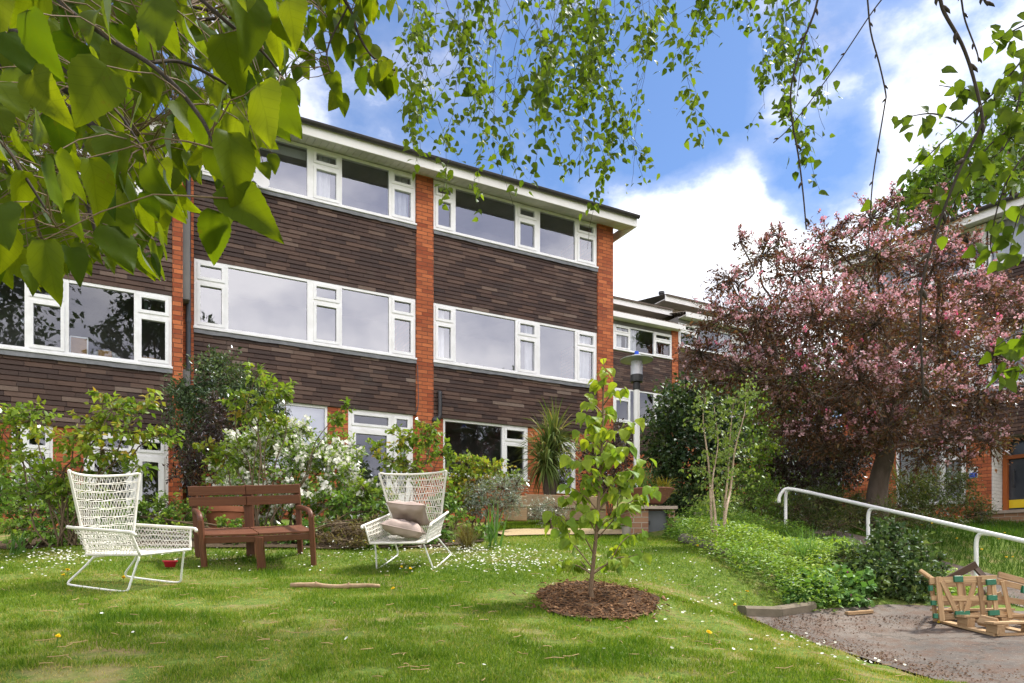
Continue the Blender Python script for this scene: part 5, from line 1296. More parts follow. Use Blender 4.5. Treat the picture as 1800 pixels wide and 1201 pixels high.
def plant(name, label, cat, base, bl, mat, size, stem=M['stem'], tm=OVAL, group=None, cover=2.4, twigr=.004, stemr=.012, flowers=None, bases=None, stems=True, **kw):
    t = thing(name, label, cat, base, group)
    bm_ = blobs_to_m(bl)
    P, D, N, S, T, tw = foliage(bm_, size, cover, **kw)
    zg = g(P[:, 0], P[:, 1]) + .01; P[:, 2] = np.maximum(P[:, 2], zg + R_(0, .05, len(P)))
    leafset('foliage', P, D, N, S, M[mat], T, tm, t)
    if stems:
        mb = MB(); segs = []
        for (c, e), (cc, r) in zip(tw, bm_):
            if bases is not None: b0 = np.array(bases[RNG.integers(len(bases))])
            else: b0 = np.array(base) + [R_(-.12, .12), R_(-.1, .1), -.05]
            mb.tube(limb(b0, c, .05, 5, .04), [stemr, stemr*.8, stemr*.45], 6)
            segs += [(c, e_, twigr, twigr*.5) for e_ in e[:40]]
        tubes_fast(None, segs, stem, mb); mb.build('stem', stem, t, True)
    if flowers:
        fm, fsz, frac, cl = flowers
        idx = RNG.choice(len(P), int(len(P)*frac), replace=False); C = P[idx]
        q = np.repeat(C, cl, 0) + sph(len(C)*cl)*fsz*1.6 + np.array([0, -.02, .02]); nn = len(q)
        discs('flower', q, fsz*R_(.7, 1.2, nn), M[fm], np.repeat(R_(0, .8, len(C)), cl) + R_(0, .2, nn), 5, .7, t, unit(sph(nn)*.7 + [0, -.6, .6]))
    return t
def strap(name, label, cat, base, n, L, w, mat, el=(20, 85), droop=.8, trunk=None, hx=0.02, stem=M['stem'], az=None, seg=7, heads=None):
    t = thing(name, label, cat, base)
    V, Fc, T = [], [], []
    hs = heads or [np.array(base, float)]
    for i in range(n):
        h = hs[i % len(hs)]; a = R_(0, 2*PI) if az is None else R_(*az); e = math.radians(R_(*el)); l = L*R_(.65, 1.1); ww = w*R_(.7, 1.15)
        d = np.array([math.cos(a)*math.cos(e), math.sin(a)*math.cos(e), math.sin(e)]); p = h + np.array([R_(-hx, hx), R_(-hx, hx), R_(-hx, hx)])
        side = unit(np.cross(d, [0, 0, 1.0]) + .3*sph(1)[0]); k0 = len(V)
        for j in range(seg+1):
            s = j/seg; hw = ww*.5*(min(1, .55+2.2*s))*(1-s**2.4)+.0004
            V += [p - side*hw, p + side*hw]; T += [0]*2
            d = unit(d - np.array([0, 0, droop*(math.cos(e)*.6+.4)*(.4+s)/seg])); p = p + d*l/seg
        T[-2*(seg+1):] = [np.clip(RNG.normal(.5, .25), 0, 1)]*(2*(seg+1))
        Fc += [(k0+2*j, k0+2*j+1, k0+2*j+3, k0+2*j+2) for j in range(seg)]
    mesh('foliage', np.array(V), np.array(Fc), M[mat], t, np.array(T))
    if trunk:
        mb = MB()
        for h in hs: mb.tube(limb(np.array([base[0], base[1], base[2]-.1]), h, 0, 5, .02), [trunk*1.2, trunk], 8)
        mb.build('trunk', stem, t, True)
    return t
def G_(px, Y, dz=0.0): return gp((px-CX)/F*Y, Y, dz)

# ---------------------------------------------------------------- pink blossom tree
CB = [(1530,385,45,35,11),(1640,400,60,45,11.3),(1450,430,60,45,11),(1340,450,52,34,11),(1285,490,42,40,10.8),(1400,480,70,50,10.6),(1540,450,80,60,10.6),(1640,470,80,60,10.8),(1730,520,80,50,11),(1795,560,60,60,11),
      (1270,560,60,45,10.7),(1232,622,44,32,10.8),(1330,560,80,60,10.3),(1430,560,90,70,10),(1540,570,90,75,9.9),(1650,580,90,70,10.1),(1750,625,80,60,10.4),(1300,650,80,46,10.4),(1250,672,45,24,10.5),
      (1400,660,90,60,10),(1510,670,90,70,9.7),(1620,680,90,70,9.8),(1720,700,80,60,10.2),(1372,716,60,40,10.4),(1440,745,80,45,10.3),(1560,755,90,50,10.2),(1660,770,70,42,10.3),(1735,775,50,40,10.4),(1450,785,60,30,10.3),(1620,805,50,28,10.3),(1500,790,50,26,10.6),(1390,760,40,26,10.3),
      (1450,570,120,90,12.2),(1620,560,120,90,12.4),(1360,610,100,66,12.1),(1540,690,130,70,12.2),(1370,415,22,24,10.9),(1480,398,26,22,10.9),(1700,440,40,34,11),(1565,350,26,22,11),(1660,350,30,22,11.2),(1212,645,22,18,10.8),(1300,425,18,24,10.9),(1700,810,34,24,10.3)]
tb = G_(1540, 10.9, -.1)
ct = thing('blossom_tree', 'spreading tree with bronze leaves and pink blossom beside the white handrail', 'tree', tb)
bm_ = blobs_to_m(CB)
P, D, N, S, T, tw = foliage(bm_, .058, 1.75, 11, .14, .15, .45, .30, .3)
leafset('crown', P, D, N, S, M['crab'], T, LANCE, ct)
mb = MB(); tp = smooth_path([tb, at(1541, 880, 10.9), at(1547, 835, 10.88), at(1556, 800, 10.85), at(1552, 765, 10.85)], 4)
mb.tube(tp, [.20, .155, .14, .135, .13], 14); mb.build('trunk', M['bark'], ct, True)
fork = at(1552, 768, 10.85); mb = MB(); mains = [at(x, y, Y) for x, y, Y in [(1420,690,10.6),(1500,640,10.3),(1600,640,10.4),(1690,680,10.6),(1560,620,11.4),(1460,660,11.6),(1650,620,11.5),(1360,680,10.9)]]
for m_ in mains: mb.tube(limb(fork - [0, 0, .05], m_, .10, 6, .03), [.085, .06, .04], 8)
segs = []
for (c, e), _ in zip(tw, bm_):
    s = min(mains, key=lambda q: np.linalg.norm(q-c)); mb.tube(limb(s, c, .06, 6, .04), [.036, .02, .010], 6)
    segs += [(c, q, .008, .003) for q in e[:45]]
mb.build('limb', M['bark'], ct, True); tubes_fast('twig', segs, M['bark'], ct)
# blossom sits in sprays along the outer twigs, thickest on the sunny side
C = []; ca = []
for (c, e), (cc, r) in zip(tw, bm_):
    dirs = unit((e-c)/r); wgt = np.clip(.15 + .6*dirs[:, 2] - .55*dirs[:, 1] + .1*dirs[:, 0], 0, 1) * np.clip(1.25 - (c[0]-1.5)*.02 + (c[2]-2.4)*.35, .12, 1.3)
    for q, w in zip(e, wgt):
        if RNG.random() < w*.62:
            for s in R_(.45, 1.06, RNG.integers(1, 5)):
                m = RNG.integers(4, 10); C.append(c + (q-c)*s + sph(m)*R_(.015, .05, m)[:, None]); ca.append(np.full(m, np.clip(RNG.normal(.36, .2) + (.5 if RNG.random() < .06 else 0), 0, 1)))
C = np.concatenate(C); ca = np.concatenate(ca); n = len(C)
discs('blossom', C, R_(.011, .021, n), M['blossom'], np.clip(ca + RNG.normal(0, .1, n), 0, 1), 5, .8, ct, unit(sph(n) + [0, -.4, .4]))

# ---------------------------------------------------------------- broad leaved lime branches at upper left, close to the eye
lt = thing('lime_tree', 'broad leaved lime tree whose leafy boughs hang into the upper left', 'tree', gp(-2.9, 1.3, -.2))
MASK = [(-60,-90),(545,-90),(536,60),(520,200),(478,262),(440,300),(425,335),(330,325),(322,372),(292,425),(276,480),(240,485),(205,482),(150,474),(125,492),(90,508),(40,508),(0,498),(-60,485)]
mb = MB(); hub = np.array([-2.75, 1.5, 2.2])
mb.tube(smooth_path([gp(-2.9, 1.3, -.2), (-2.88, 1.32, .0), (-2.8, 1.4, 1.2), hub, (-2.7, 1.6, 3.6), (-2.6, 1.7, 5.0)], 4), [.20, .17, .15, .13, .1, .06], 12); mb.build('trunk', M['bark'], lt, True)
BR = [[(-80,90,2.3),(0,110,2.25),(62,128,2.2),(133,162,2.15),(190,185,2.1),(240,235,2.0)], [(-60,135,2.3),(0,142,2.25),(50,150,2.2),(110,188,2.15),(135,198,2.1),(200,250,2.05),(258,266,2.0)],
      [(90,-60,1.35),(103,0,1.3),(190,67,1.26),(260,110,1.24),(310,153,1.22),(350,203,1.2),(367,233,1.18),(390,283,1.17),(405,325,1.16),(413,350,1.16)],
      [(133,162,2.15),(200,57,2.1),(270,55,2.1),(327,38,2.1),(420,30,2.1)], [(60,130,2.2),(97,233,2.1),(117,283,2.05),(153,360,2.0),(170,420,2.0)],
      [(-60,150,3.2),(40,200,3.2),(120,260,3.1),(200,330,3.0),(260,400,3.0)], [(-60,60,3.4),(100,90,3.3),(240,140,3.3),(360,200,3.2),(460,240,3.2)], [(-60,260,2.8),(10,300,2.7),(60,380,2.7),(80,450,2.7)],
      [(-60,-60,3.4),(150,-20,3.3),(330,10,3.3),(480,60,3.2),(505,150,3.2)], [(-60,40,1.5),(40,60,1.4),(120,130,1.4),(200,190,1.35),(250,260,1.3)], [(250,-70,1.25),(330,-20,1.25),(400,40,1.25),(460,90,1.28),(500,140,1.3)],
      [(-70,230,1.6),(0,250,1.55),(50,320,1.5),(100,400,1.5)], [(260,110,1.24),(320,110,1.3),(400,150,1.35),(460,200,1.4)], [(100,120,2.9),(180,220,2.9),(230,320,2.9),(230,420,2.9)], [(330,-80,2.7),(460,-40,2.65),(570,-30,2.6),(612,10,2.6),(630,60,2.6),(655,100,2.6),(695,125,2.6)],
      [(612,10,2.6),(575,90,2.6),(590,150,2.6)], [(480,-60,2.5),(540,-10,2.5),(575,30,2.5)]]
mb = MB(); paths = []; allpts = []; lay = []
RAD = [.019, .015, .0038, .008, .0075, .008, .008, .006, .007, .004, .0035, .004, .003, .005, .006, .003, .003]
for b, rd_ in zip(BR, RAD):
    Q = smooth_path([at(*p) for p in b], 5); mb.tube(Q, [rd_*1.15, rd_, rd_*.45], 7); allpts.append(Q)
    if b[0][0] < 0: mb.tube(limb(hub + RNG.normal(0, .05, 3), Q[0], .05, 5, .02), [.04, rd_*1.15], 7)
for b in (2, 10, 14): mb.tube(limb(np.array([-2.7, 1.6, 3.4]), allpts[b][0], .15, 6, .02), [.04, RAD[b]], 7)
mb.build('branch', M['bark_dark'], lt, True)
AP = np.concatenate(allpts)
cand = []
def inmask(x, y): return inpoly(np.array([[x, y]]), MASK)[0]
def try_leaf(n, ylo, yhi, slo, shi, mind):
    got = []
    for _ in range(n*40):
        if len(got) >= n: break
        x, y, Y = R_(-60, 545), R_(-90, 510), R_(ylo, yhi); s = R_(slo, shi); Lp = s*F/Y
        if not (inmask(x, y) and inmask(x + R_(-.1, .1)*Lp, y + .72*Lp)): continue
        if any(abs(x-a) + abs(y-b) < mind for a, b in got): continue
        if y < 330 and 560 > x > 300 and RNG.random() < .12: continue
        got.append((x, y)); cand.append((at(x, y, Y), s))
try_leaf(66, 1.05, 1.5, .075, .110, 34); try_leaf(330, 1.7, 2.5, .07, .105, 17); try_leaf(1000, 2.6, 4.2, .06, .105, 8)
for x, y, Y, s in [(392,330,1.16,.118),(384,372,1.17,.088),(418,345,1.2,.09),(398,232,1.12,.115),(368,255,1.2,.09),(430,-20,1.15,.12),(470,-40,1.2,.11),(508,-5,1.25,.10),(478,270,1.9,.05),(462,285,1.9,.05),(20,440,1.8,.10),(70,425,1.9,.09)]: cand.append((at(x, y, Y), s))
for x, y in [(560,-20),(575,10),(590,30),(605,25),(620,30),(600,60),(618,80),(640,60),(655,80),(630,105),(640,115),(655,110),(668,112),(680,105),(695,118),(665,130),(600,160),(577,100),(582,130),(603,165),(560,60),(545,90),(540,30),(640,-10),(660,-5),(630,0),(690,135),(650,130)]:
    cand.append((at(x+R_(-6, 6), y+R_(-6, 6), R_(2.5, 2.7)), R_(.07, .1)))
for _ in range(34): cand.append((at(R_(545, 700), R_(-70, 40), R_(2.5, 2.8)), R_(.06, .09)))
P = np.array([c[0] for c in cand]); S = np.array([c[1] for c in cand]); n = len(P)
D = np.c_[RNG.normal(.12, .42, n), RNG.normal(0, .38, n), -np.ones(n)]; N = np.c_[RNG.normal(0, .85, n), -np.ones(n)*.9, RNG.normal(.35, .5, n)]
T = np.clip(RNG.normal(.5, .28, n), 0, 1)
hs = [tmpl_heart(21, .74, .08, .16), tmpl_heart(21, .62, .20, .28), tmpl_heart(21, .70, -.04, .05)]
k = RNG.integers(0, 3, n)
VV, FF, TT, LL, o_ = [], [], [], [], 0
for q in range(3):
    i = k == q; V0, F0, L0 = hs[q]; d = unit(D[i]); X = unit(np.cross(d, N[i])); Z = np.cross(X, d); m = i.sum()
    V = P[i][:, None, :] + S[i][:, None, None]*(V0[None, :, 0:1]*X[:, None, :] + V0[None, :, 1:2]*d[:, None, :] + V0[None, :, 2:3]*Z[:, None, :])
    VV.append(V.reshape(-1, 3)); FF.append((np.arange(m)[:, None, None]*len(V0) + F0[None]).reshape(-1, 4) + o_); TT.append(np.repeat(T[i], len(V0))); LL.append(np.tile(L0, (m, 1))); o_ += m*len(V0)
mesh('foliage', np.concatenate(VV), np.concatenate(FF), M['lime'], lt, np.concatenate(TT), None, True, np.concatenate(LL))
segs = []
for p in P:
    d2 = np.linalg.norm((AP-p)*[1, .55, 1], axis=1); j = AP[np.argmin(d2 + np.where(AP[:, 2] < p[2]-.03, .15, 0))]; L = np.linalg.norm(j-p); mid = p + (j-p)*.55 + np.array([0, 0, .12*L])
    segs += [(p, mid, .0009, .0011), (mid, j, .0011, .0018)]
tubes_fast('petiole', segs, M['bark_young'], lt, 5)

# ---------------------------------------------------------------- birch twigs hanging over the middle, bare twigs at right
bt = thing('birch_tree', 'birch tree trailing fine leafy twigs across the middle of the sky', 'tree', gp(3.3, -1.6, -.2))
mb = MB(); top = np.array([3.0, -1.0, 5.2])
mb.tube(smooth_path([gp(3.3, -1.6, -.2), (3.28, -1.55, .2), (3.2, -1.35, 2.2), (3.05, -1.1, 4.2), top, (2.8, -.7, 7.5)], 4), [.2, .17, .15, .13, .12, .05], 12); mb.build('trunk', M['bark_birch'], bt, True)
ex = [540,575,600,690,710,740,780,800,830,870,900,960,1000,1040,1100,1112,1130,1180,1195,1210,1250,1290,1330,1370,1400,1425]; ey = [60,170,60,110,230,400,420,440,330,300,380,390,320,340,330,460,320,350,260,130,170,210,290,350,320,80]
dn = [.5,.6,.5,.6,1,1,1,1,.9,1,1.2,1.2,1.2,1.2,1.2,.6,1.1,1,.7,.6,.8,1,1.1,1.1,.7,.3]
P, D, N, S, T, segs, tops = [], [], [], [], [], [], []
for i in range(92):
    x = R_(545, 1420)
    if RNG.random() > np.interp(x, ex, dn)/1.2: continue
    Y = R_(3.6, 5.2); bot = np.interp(x, ex, ey)*(R_(.45, 1.02) if RNG.random() < .75 else R_(.15, .5))
    y = -95.0; tops.append(at(x, y, Y)); p = at(x, y, Y); dx = R_(-.22, .26); tb_ = np.clip(RNG.normal(.45, .2), 0, 1); gap = R_(8, 13)
    while y < bot:
        y2 = y + gap; dx += RNG.normal(0, .11); dx *= .94; x += dx*gap; q = at(x, y2, Y); segs.append((p, q, .0013, .0012)); p = q; y = y2
        dense = np.clip((vnoise(np.array([x+500.]), np.array([y+500.]), 1/42., 31)[0] - .40)*3.4, .03, 1)
        if RNG.random() < dense:
            m = RNG.integers(2, 5)
            for _ in range(m):
                P.append(q + RNG.normal(0, .030, 3)); D.append([RNG.normal(0, .6), RNG.normal(0, .5), -.75]); N.append([RNG.normal(0, .7), -.7, RNG.normal(.3, .5)]); S.append(R_(.034, .058)); T.append(tb_ + RNG.normal(0, .18))
        if RNG.random() < .17 and y > -40:
            L = R_(20, 70); x3, y3 = x + R_(-45, 45), y + L; e = at(x3, y3, Y + R_(-.2, .2)); segs.append((q, e, .0011, .0007))
            for s in np.linspace(.3, 1.05, int(L/7)):
                P.append(q + (e-q)*s + RNG.normal(0, .02, 3)); D.append([RNG.normal(0, .8), RNG.normal(0, .6), -.6]); N.append([RNG.normal(0, .7), -.7, RNG.normal(.3, .5)]); S.append(R_(.034, .055)); T.append(tb_ + RNG.normal(0, .18))
# limbs overhead from which the twigs hang
lb = MB(); hubs = [at(620, -330, 4.2), at(800, -300, 4.5), at(960, -330, 4.3), at(1120, -300, 4.6), at(1300, -340, 4.2)]
for h in hubs: lb.tube(limb(top - [0, 0, .3], h, .12, 8, .02), [.06, .035, .012], 8)
for q in tops: segs.append((q, hubs[int(np.argmin([np.linalg.norm(h-q) for h in hubs]))] + RNG.normal(0, .1, 3), .0014, .004))
# nearer spray of larger leaves entering at the right
RB = [[(1860,40,2.8),(1810,90,2.8),(1760,150,2.8),(1700,208,2.8),(1620,285,2.8),(1560,345,2.8)], [(1860,170,2.7),(1810,205,2.7),(1740,255,2.7),(1690,330,2.7),(1655,405,2.7)], [(1860,220,2.6),(1810,262,2.6),(1765,330,2.6),(1742,420,2.6),(1746,452,2.6)],
      [(1860,20,2.9),(1800,45,2.9),(1770,60,2.9),(1742,78,2.9)], [(1740,165,2.8),(1700,158,2.8),(1650,150,2.8)], [(1690,215,2.8),(1640,200,2.8),(1592,206,2.8)], [(1850,290,2.6),(1820,330,2.6),(1790,380,2.6),(1775,440,2.6)], [(1860,570,2.5),(1815,585,2.5),(1780,590,2.5),(1750,610,2.5)], [(1850,640,2.5),(1810,650,2.5),(1760,655,2.5)],
      [(1760,150,2.8),(1720,230,2.75),(1660,330,2.75),(1610,340,2.75)], [(1810,90,2.8),(1790,180,2.7),(1765,260,2.7),(1700,300,2.7)]]
for b in RB:
    Q = smooth_path([at(*p) for p in b], 5)
    lb.tube(Q, [.0042, .003, .0013], 5)
    for i in range(len(Q)):
        for _ in range(RNG.integers(1, 3) if i > 1 else 1):
            P.append(Q[i] + RNG.normal(0, .025, 3)); D.append([RNG.normal(-.1, .6), RNG.normal(0, .4), -.7]); N.append([RNG.normal(0, .6), -.8, RNG.normal(.3, .5)]); S.append(R_(.045, .07)); T.append(R_(.2, .9))
    if b[0][0] > 1840: lb.tube(limb(np.array([3.2, -1.3, 3.0]), Q[0], .1, 6, .02), [.03, .0045], 6)
# bare budding twigs close to the eye
z3 = lambda x, y, Y=1.7: at(1200+x/3, y/3, Y)
TW = [([(730,-60),(712,0),(690,80),(625,250),(572,462),(578,640),(610,820),(635,1020),(652,1210)], .0030, 1.7), ([(1090,-60),(1048,0),(985,85),(800,362),(580,655),(478,755)], .0019, 1.75), ([(965,-60),(975,0),(992,170),(1035,330),(1070,490),(1065,560),(1015,860),(998,1000),(985,1200),(970,1400),(905,1620)], .0021, 1.65),
      ([(1335,-60),(1358,0),(1380,70),(1470,230),(1530,400),(1580,620),(1560,690),(1450,920),(1345,1200),(1285,1400),(1255,1600),(1260,1900),(1270,2110)], .0040, 1.5), ([(1460,-60),(1470,0),(1490,110),(1550,270),(1560,325)], .0024, 1.55), ([(640,230),(620,380),(598,540)], .0012, 1.72), ([(1580,-60),(1592,0),(1610,30)], .0035, 1.5)]
for b, r, Y in TW:
    Q = smooth_path([z3(x, y, Y) for x, y in b], 4); n = len(Q); rr = np.linspace(r, r*.55, n); 
    lb.tube(Q, rr, 7)
    for i in range(3, n, 4):
        d = unit(Q[min(i+1, n-1)] - Q[i-1]); s = unit(np.cross(d, [0, 1, 0]))*(1 if (i//4) % 2 else -1)
        lb.tube([Q[i] - d*r*1.5, Q[i] + s*r*1.1, Q[i] + s*r*2.6 + d*r*2.2, Q[i] + s*r*3.0 + d*r*4.0], [r*.8, r*1.15, r*.8, r*.1], 6)
    if b[0][1] < 0: lb.tube(limb(top, Q[0], .1, 6, .02), [.03, r], 6)
lb.build('branch', M['bark_dark'], bt, True)
tubes_fast('twig', segs, M['bark_dark'], bt)
leafset('foliage', np.array(P), np.array(D), np.array(N), np.array(S), M['birch'], np.array(T), tmpl_heart(6, .74, .08, .1), bt, True)

# ---------------------------------------------------------------- young tree in the mulch ring
yt = thing('young_tree', 'slender young tree with heart shaped yellow green leaves growing in the mulch ring', 'tree', MC)
yY = MC[1]
tk = smooth_path([MC - [0, 0, .08]] + [at(x, y, yY) for x, y in [(1039,1040),(1042,1000),(1047,950),(1051,900),(1055,830),(1059,760),(1060,700),(1062,655),(1061,632)]], 4)
mb = MB(); mb.tube(tk, [.019, .0165, .015, .013, .011, .009, .007, .004, .0025], 9)
BRN = [(975,985),(972,927),(967,898),(996,851),(999,801),(1016,761),(1022,726),(1025,694),(1092,676),(1080,752),(1121,737),(1101,775),(1089,796),(1141,804),(1118,831),(1156,857),(1121,880),(1136,933),(1130,970),(1098,991),(1007,988),(985,870),(1010,830),(1070,720),(1050,668),(1065,648),(1040,745),(1035,900),(1080,905),(1100,850),(1075,830),(1045,800),(1035,850),(1070,780)]
P, D, N, S, T = [], [], [], [], []
for x, y in BRN:
    e = at(x, y, yY + R_(-.28, .28)); dpx = abs(x-1052)
    yy = min(1010, y + 12 + dpx*.75); zt = (HY-yy)/F*yY; st = tk[int(np.argmin(np.abs(tk[:, 2]-zt)))]
    L = np.linalg.norm(e-st); Q = limb(st, e, .10, 5, .03); mb.tube(Q, [.0055, .004, .0018], 5)
    m = int(6 + L*20)
    for s in np.linspace(.42, 1.0, m):
        q = Q[int(s*(len(Q)-1))] + RNG.normal(0, .013, 3); ang = R_(0, 2*PI); h = np.array([math.cos(ang), math.sin(ang), 0])*.55
        P.append(q + h*.045 + [0, 0, -.005]); D.append(h + [0, 0, R_(-.95, -.25)]); N.append(np.array([RNG.normal(0, .35), -.45+RNG.normal(0, .35), .8])); S.append(R_(.062, .105)*(1 if y > 700 else .8)); T.append(np.clip(RNG.normal(.45, .2) + (700-y)*.0012, 0, 1))
for s in range(14):
    q = tk[-1-s*2] ; P.append(q + RNG.normal(0, .012, 3)); D.append([RNG.normal(0, .6), RNG.normal(0, .6), R_(-.4, .5)]); N.append([RNG.normal(0, .4), -.4, .8]); S.append(R_(.045, .075)); T.append(R_(.6, 1))
mb.build('trunk', M['bark_young'], yt, True)
leafset('foliage', np.array(P), np.array(D), np.array(N), np.array(S), M['young'], np.array(T), tmpl_heart(12, .84, .10, .24, .72), yt, True)
# birch sapling with three pale stems
st_ = thing('birch_sapling', 'birch sapling with three pale stems rising from the ground cover', 'tree', ground_at(1262, 962))
sY = ground_at(1262, 962)[1]; mb = MB(); stems = []
for pts in ([(1254,962),(1250,900),(1246,820),(1236,740),(1240,700)], [(1260,964),(1257,905),(1252,850),(1262,780),(1255,715)], [(1270,964),(1276,900),(1284,860),(1292,790),(1308,730),(1312,690)], [(1272,962),(1274,890),(1280,830),(1284,760),(1290,700)]):
    Q = smooth_path([at(x, y, sY + R_(-.1, .1)) for x, y in pts], 5); mb.tube(Q, [.019, .015, .011, .006, .003], 7); stems.append(Q)
P, D, N, S, T, segs = [], [], [], [], [], []
for Q in stems:
    for j in range(26):
        i = RNG.integers(int(len(Q)*.30), len(Q)); a = R_(0, 2*PI); e = Q[i] + np.array([math.cos(a)*R_(.08, .30), math.sin(a)*R_(.08, .3), R_(-.10, .22)]); segs.append((Q[i], e, .003, .0012))
        for s in R_(.25, 1.1, 13):
            P.append(Q[i] + (e-Q[i])*s + RNG.normal(0, .03, 3)); D.append([RNG.normal(0, .6), RNG.normal(0, .6), -.7]); N.append([RNG.normal(0, .6), -.5, .6]); S.append(R_(.032, .058)); T.append(R_(.1, 1))
mb.build('trunk', M['bark_birch'], st_, True); tubes_fast('twig', segs, M['stem'], st_)
leafset('foliage', np.array(P), np.array(D), np.array(N), np.array(S), M['birch_s'], np.array(T), OVAL, st_)

# ---------------------------------------------------------------- shrubs and bed plants
SHR = 'shrubs against the terrace'
plant('shrub', 'tall dense dark evergreen shrub between the left drainpipe and the middle house door', 'shrub', G_(390, 10.9), [(390,660,55,40,10.9),(340,700,50,40,10.8),(440,690,45,42,10.8),(390,720,70,50,10.6),(330,760,40,50,10.7),(460,750,40,50,10.8),(320,690,28,26,10.8),(375,638,30,20,10.9),(410,790,80,60,10.8),(480,720,25,40,11)], 'evergreen', .06, cover=4.2, per=10, tm=LANCE)
plant('shrub', 'dark purple leaved shrub standing in front of the tall evergreen shrub', 'shrub', G_(370, 10.0), [(385,745,35,42,10.0),(350,790,42,48,10.0),(390,800,40,50,10.0),(330,830,38,36,10.0),(372,710,22,22,10)], 'purple', .05, cover=2.6, tm=LANCE)
plant('shrub', 'white flowering shrub in full bloom behind the right half of the bench', 'shrub', G_(520, 9.0), [(440,790,60,35,9.2),(480,770,55,32,9.2),(540,800,60,40,9.0),(600,820,50,40,8.9),(420,850,50,45,9.0),(500,860,70,50,8.8),(580,880,60,48,8.7),(640,880,34,45,8.8),(455,900,40,40,8.8),(520,760,34,24,9.2),(398,815,32,26,9.2),(590,785,40,26,9.1)], 'choisya', .066, cover=3.4, tm=LANCE, flowers=('white_flower', .024, .075, 9))
plant('rose_bush', 'tall leafy rose bush with fresh red tipped shoots over the white flowering shrub', 'bush', G_(455, 8.4), [(470,690,26,34,8.6),(440,720,34,28,8.6),(415,700,18,26,8.6),(485,740,24,26,8.6),(395,800,36,20,8.4),(450,660,16,20,8.6),(600,720,18,16,8.6),(590,745,14,20,8.6),(500,685,14,24,8.6),(360,780,24,16,8.4)], 'rose', .066, cover=2.5, stemr=.009)
plant('cherry_bush', 'open leafy bush with many dark stems behind the empty armchair', 'bush', G_(118, 7.7), [(60,740,60,26,7.8),(130,770,60,30,7.8),(200,720,60,22,7.8),(255,705,34,16,7.8),(30,800,50,30,7.8),(110,830,60,30,7.7),(180,790,55,26,7.7),(235,760,45,20,7.7),(290,765,34,16,7.7),(20,720,30,20,7.8),(160,740,30,18,7.8),(70,870,60,26,7.7),(160,870,50,24,7.7),(240,820,26,18,7.7),(5,760,30,30,7.8),(182,690,22,14,7.8)], 'rose', .072, cover=2.1, stemr=.011, twigr=.0035, bases=[G_(x, 7.7, -.05) for x in (85,100,108,115,122,130,140,150)], per=8, spread=.2)
plant('shrub', 'low mid green plants filling the flower bed at the far left', 'plants', G_(40, 8.4), [(10,880,50,40,8.5),(60,900,45,30,8.3),(110,910,40,28,8.3),(30,930,60,22,8.0),(90,935,45,16,7.9),(0,840,40,40,8.6),(60,850,50,36,8.6),(130,870,40,30,8.6),(300,890,34,24,8.4),(285,925,40,22,8.2),(330,905,30,24,8.3)], 'mid', .06, cover=2.2)
plant('shrub', 'pale green spurge with rounded heads beside the left leg of the bench', 'plant', G_(292, 8.0), [(292,905,24,14,8.0),(275,925,22,12,7.9),(312,930,24,14,7.9),(345,895,20,16,8.1)], 'vinca', .035, cover=2.6)
plant('rose_bush', 'bushy rose with orange tinted young leaves to the left of the right armchair', 'bush', G_(715, 8.8), [(705,770,30,24,8.9),(745,770,32,26,8.9),(690,810,26,24,8.8),(730,820,40,26,8.8),(775,800,24,22,8.9),(660,790,20,16,8.9),(755,745,18,16,8.9),(640,860,30,30,8.6),(680,880,26,26,8.6)], 'rose', .06, cover=2.4, stemr=.008)
plant('rose_bush', 'broad yellow green rose bush under the dark ground floor window', 'bush', G_(830, 9.6), [(820,815,36,18,9.7),(860,820,36,18,9.7),(800,840,36,22,9.6),(840,845,40,22,9.6),(885,840,26,16,9.7),(790,875,34,26,9.4),(830,880,34,22,9.4),(905,845,16,14,9.7)], 'rose', .058, cover=3.0, stemr=.008)
plant('shrub', 'silvery grey lavender like shrub beside the sleeper wall', 'shrub', G_(865, 9.2), [(845,868,34,28,9.3),(885,858,34,28,9.3),(865,888,48,26,9.2),(908,850,20,24,9.4),(832,893,24,18,9.2),(900,880,24,24,9.3)], 'silver', .042, cover=2.8, tm=NARROW)
plant('shrub', 'daisy bush with small white flowers against the raised bed wall', 'plant', G_(968, 10.1), [(950,893,26,20,10.2),(980,893,26,18,10.2),(965,908,32,14,10.1),(938,905,16,12,10.1)], 'silver', .032, cover=2.4, tm=NARROW, flowers=('white_flower', .012, .02, 2))
plant('fern', 'rusty brown dry fern mound in front of the white flowering shrub', 'fern', G_(610, 7.9), [(600,925,34,24,7.9),(570,940,30,18,7.8),(635,935,34,22,7.8),(610,950,44,14,7.7),(660,925,22,20,8)], 'dry', .05, cover=2.2, tm=NARROW)
plant('shrub', 'low leafy plants under the bench and along the lawn edge', 'plants', G_(470, 7.9), [(400,930,34,22,8.0),(450,945,30,16,7.9),(500,940,34,20,7.9),(545,930,26,24,8.0),(690,940,26,16,7.9),(660,955,24,12,7.8),(430,960,40,10,7.8),(530,960,34,10,7.8),(140,955,40,12,7.8),(220,950,50,14,7.8),(200,915,40,22,8.2),(150,900,50,26,8.3),(250,900,30,24,8.2),(660,900,40,30,8.4),(610,890,40,26,8.4),(350,950,40,12,7.9),(760,938,34,20,7.9),(800,925,34,26,8.3),(740,915,30,26,8.4),(700,952,30,14,7.8),(835,935,26,18,8.1),(780,890,34,24,8.8)], 'mid', .058, cover=3.0)
strap('iris', 'clump of upright sword shaped iris leaves by the right armchair', 'plant', G_(866, 7.5), 22, .46, .026, 'iris', (62, 88), .35, hx=.07)
strap('grass_tuft', 'feathery tan ornamental grass tuft to the right of the armchair', 'grass tuft', G_(820, 7.5), 340, .30, .004, 'dry', (45, 88), .7, hx=.05)
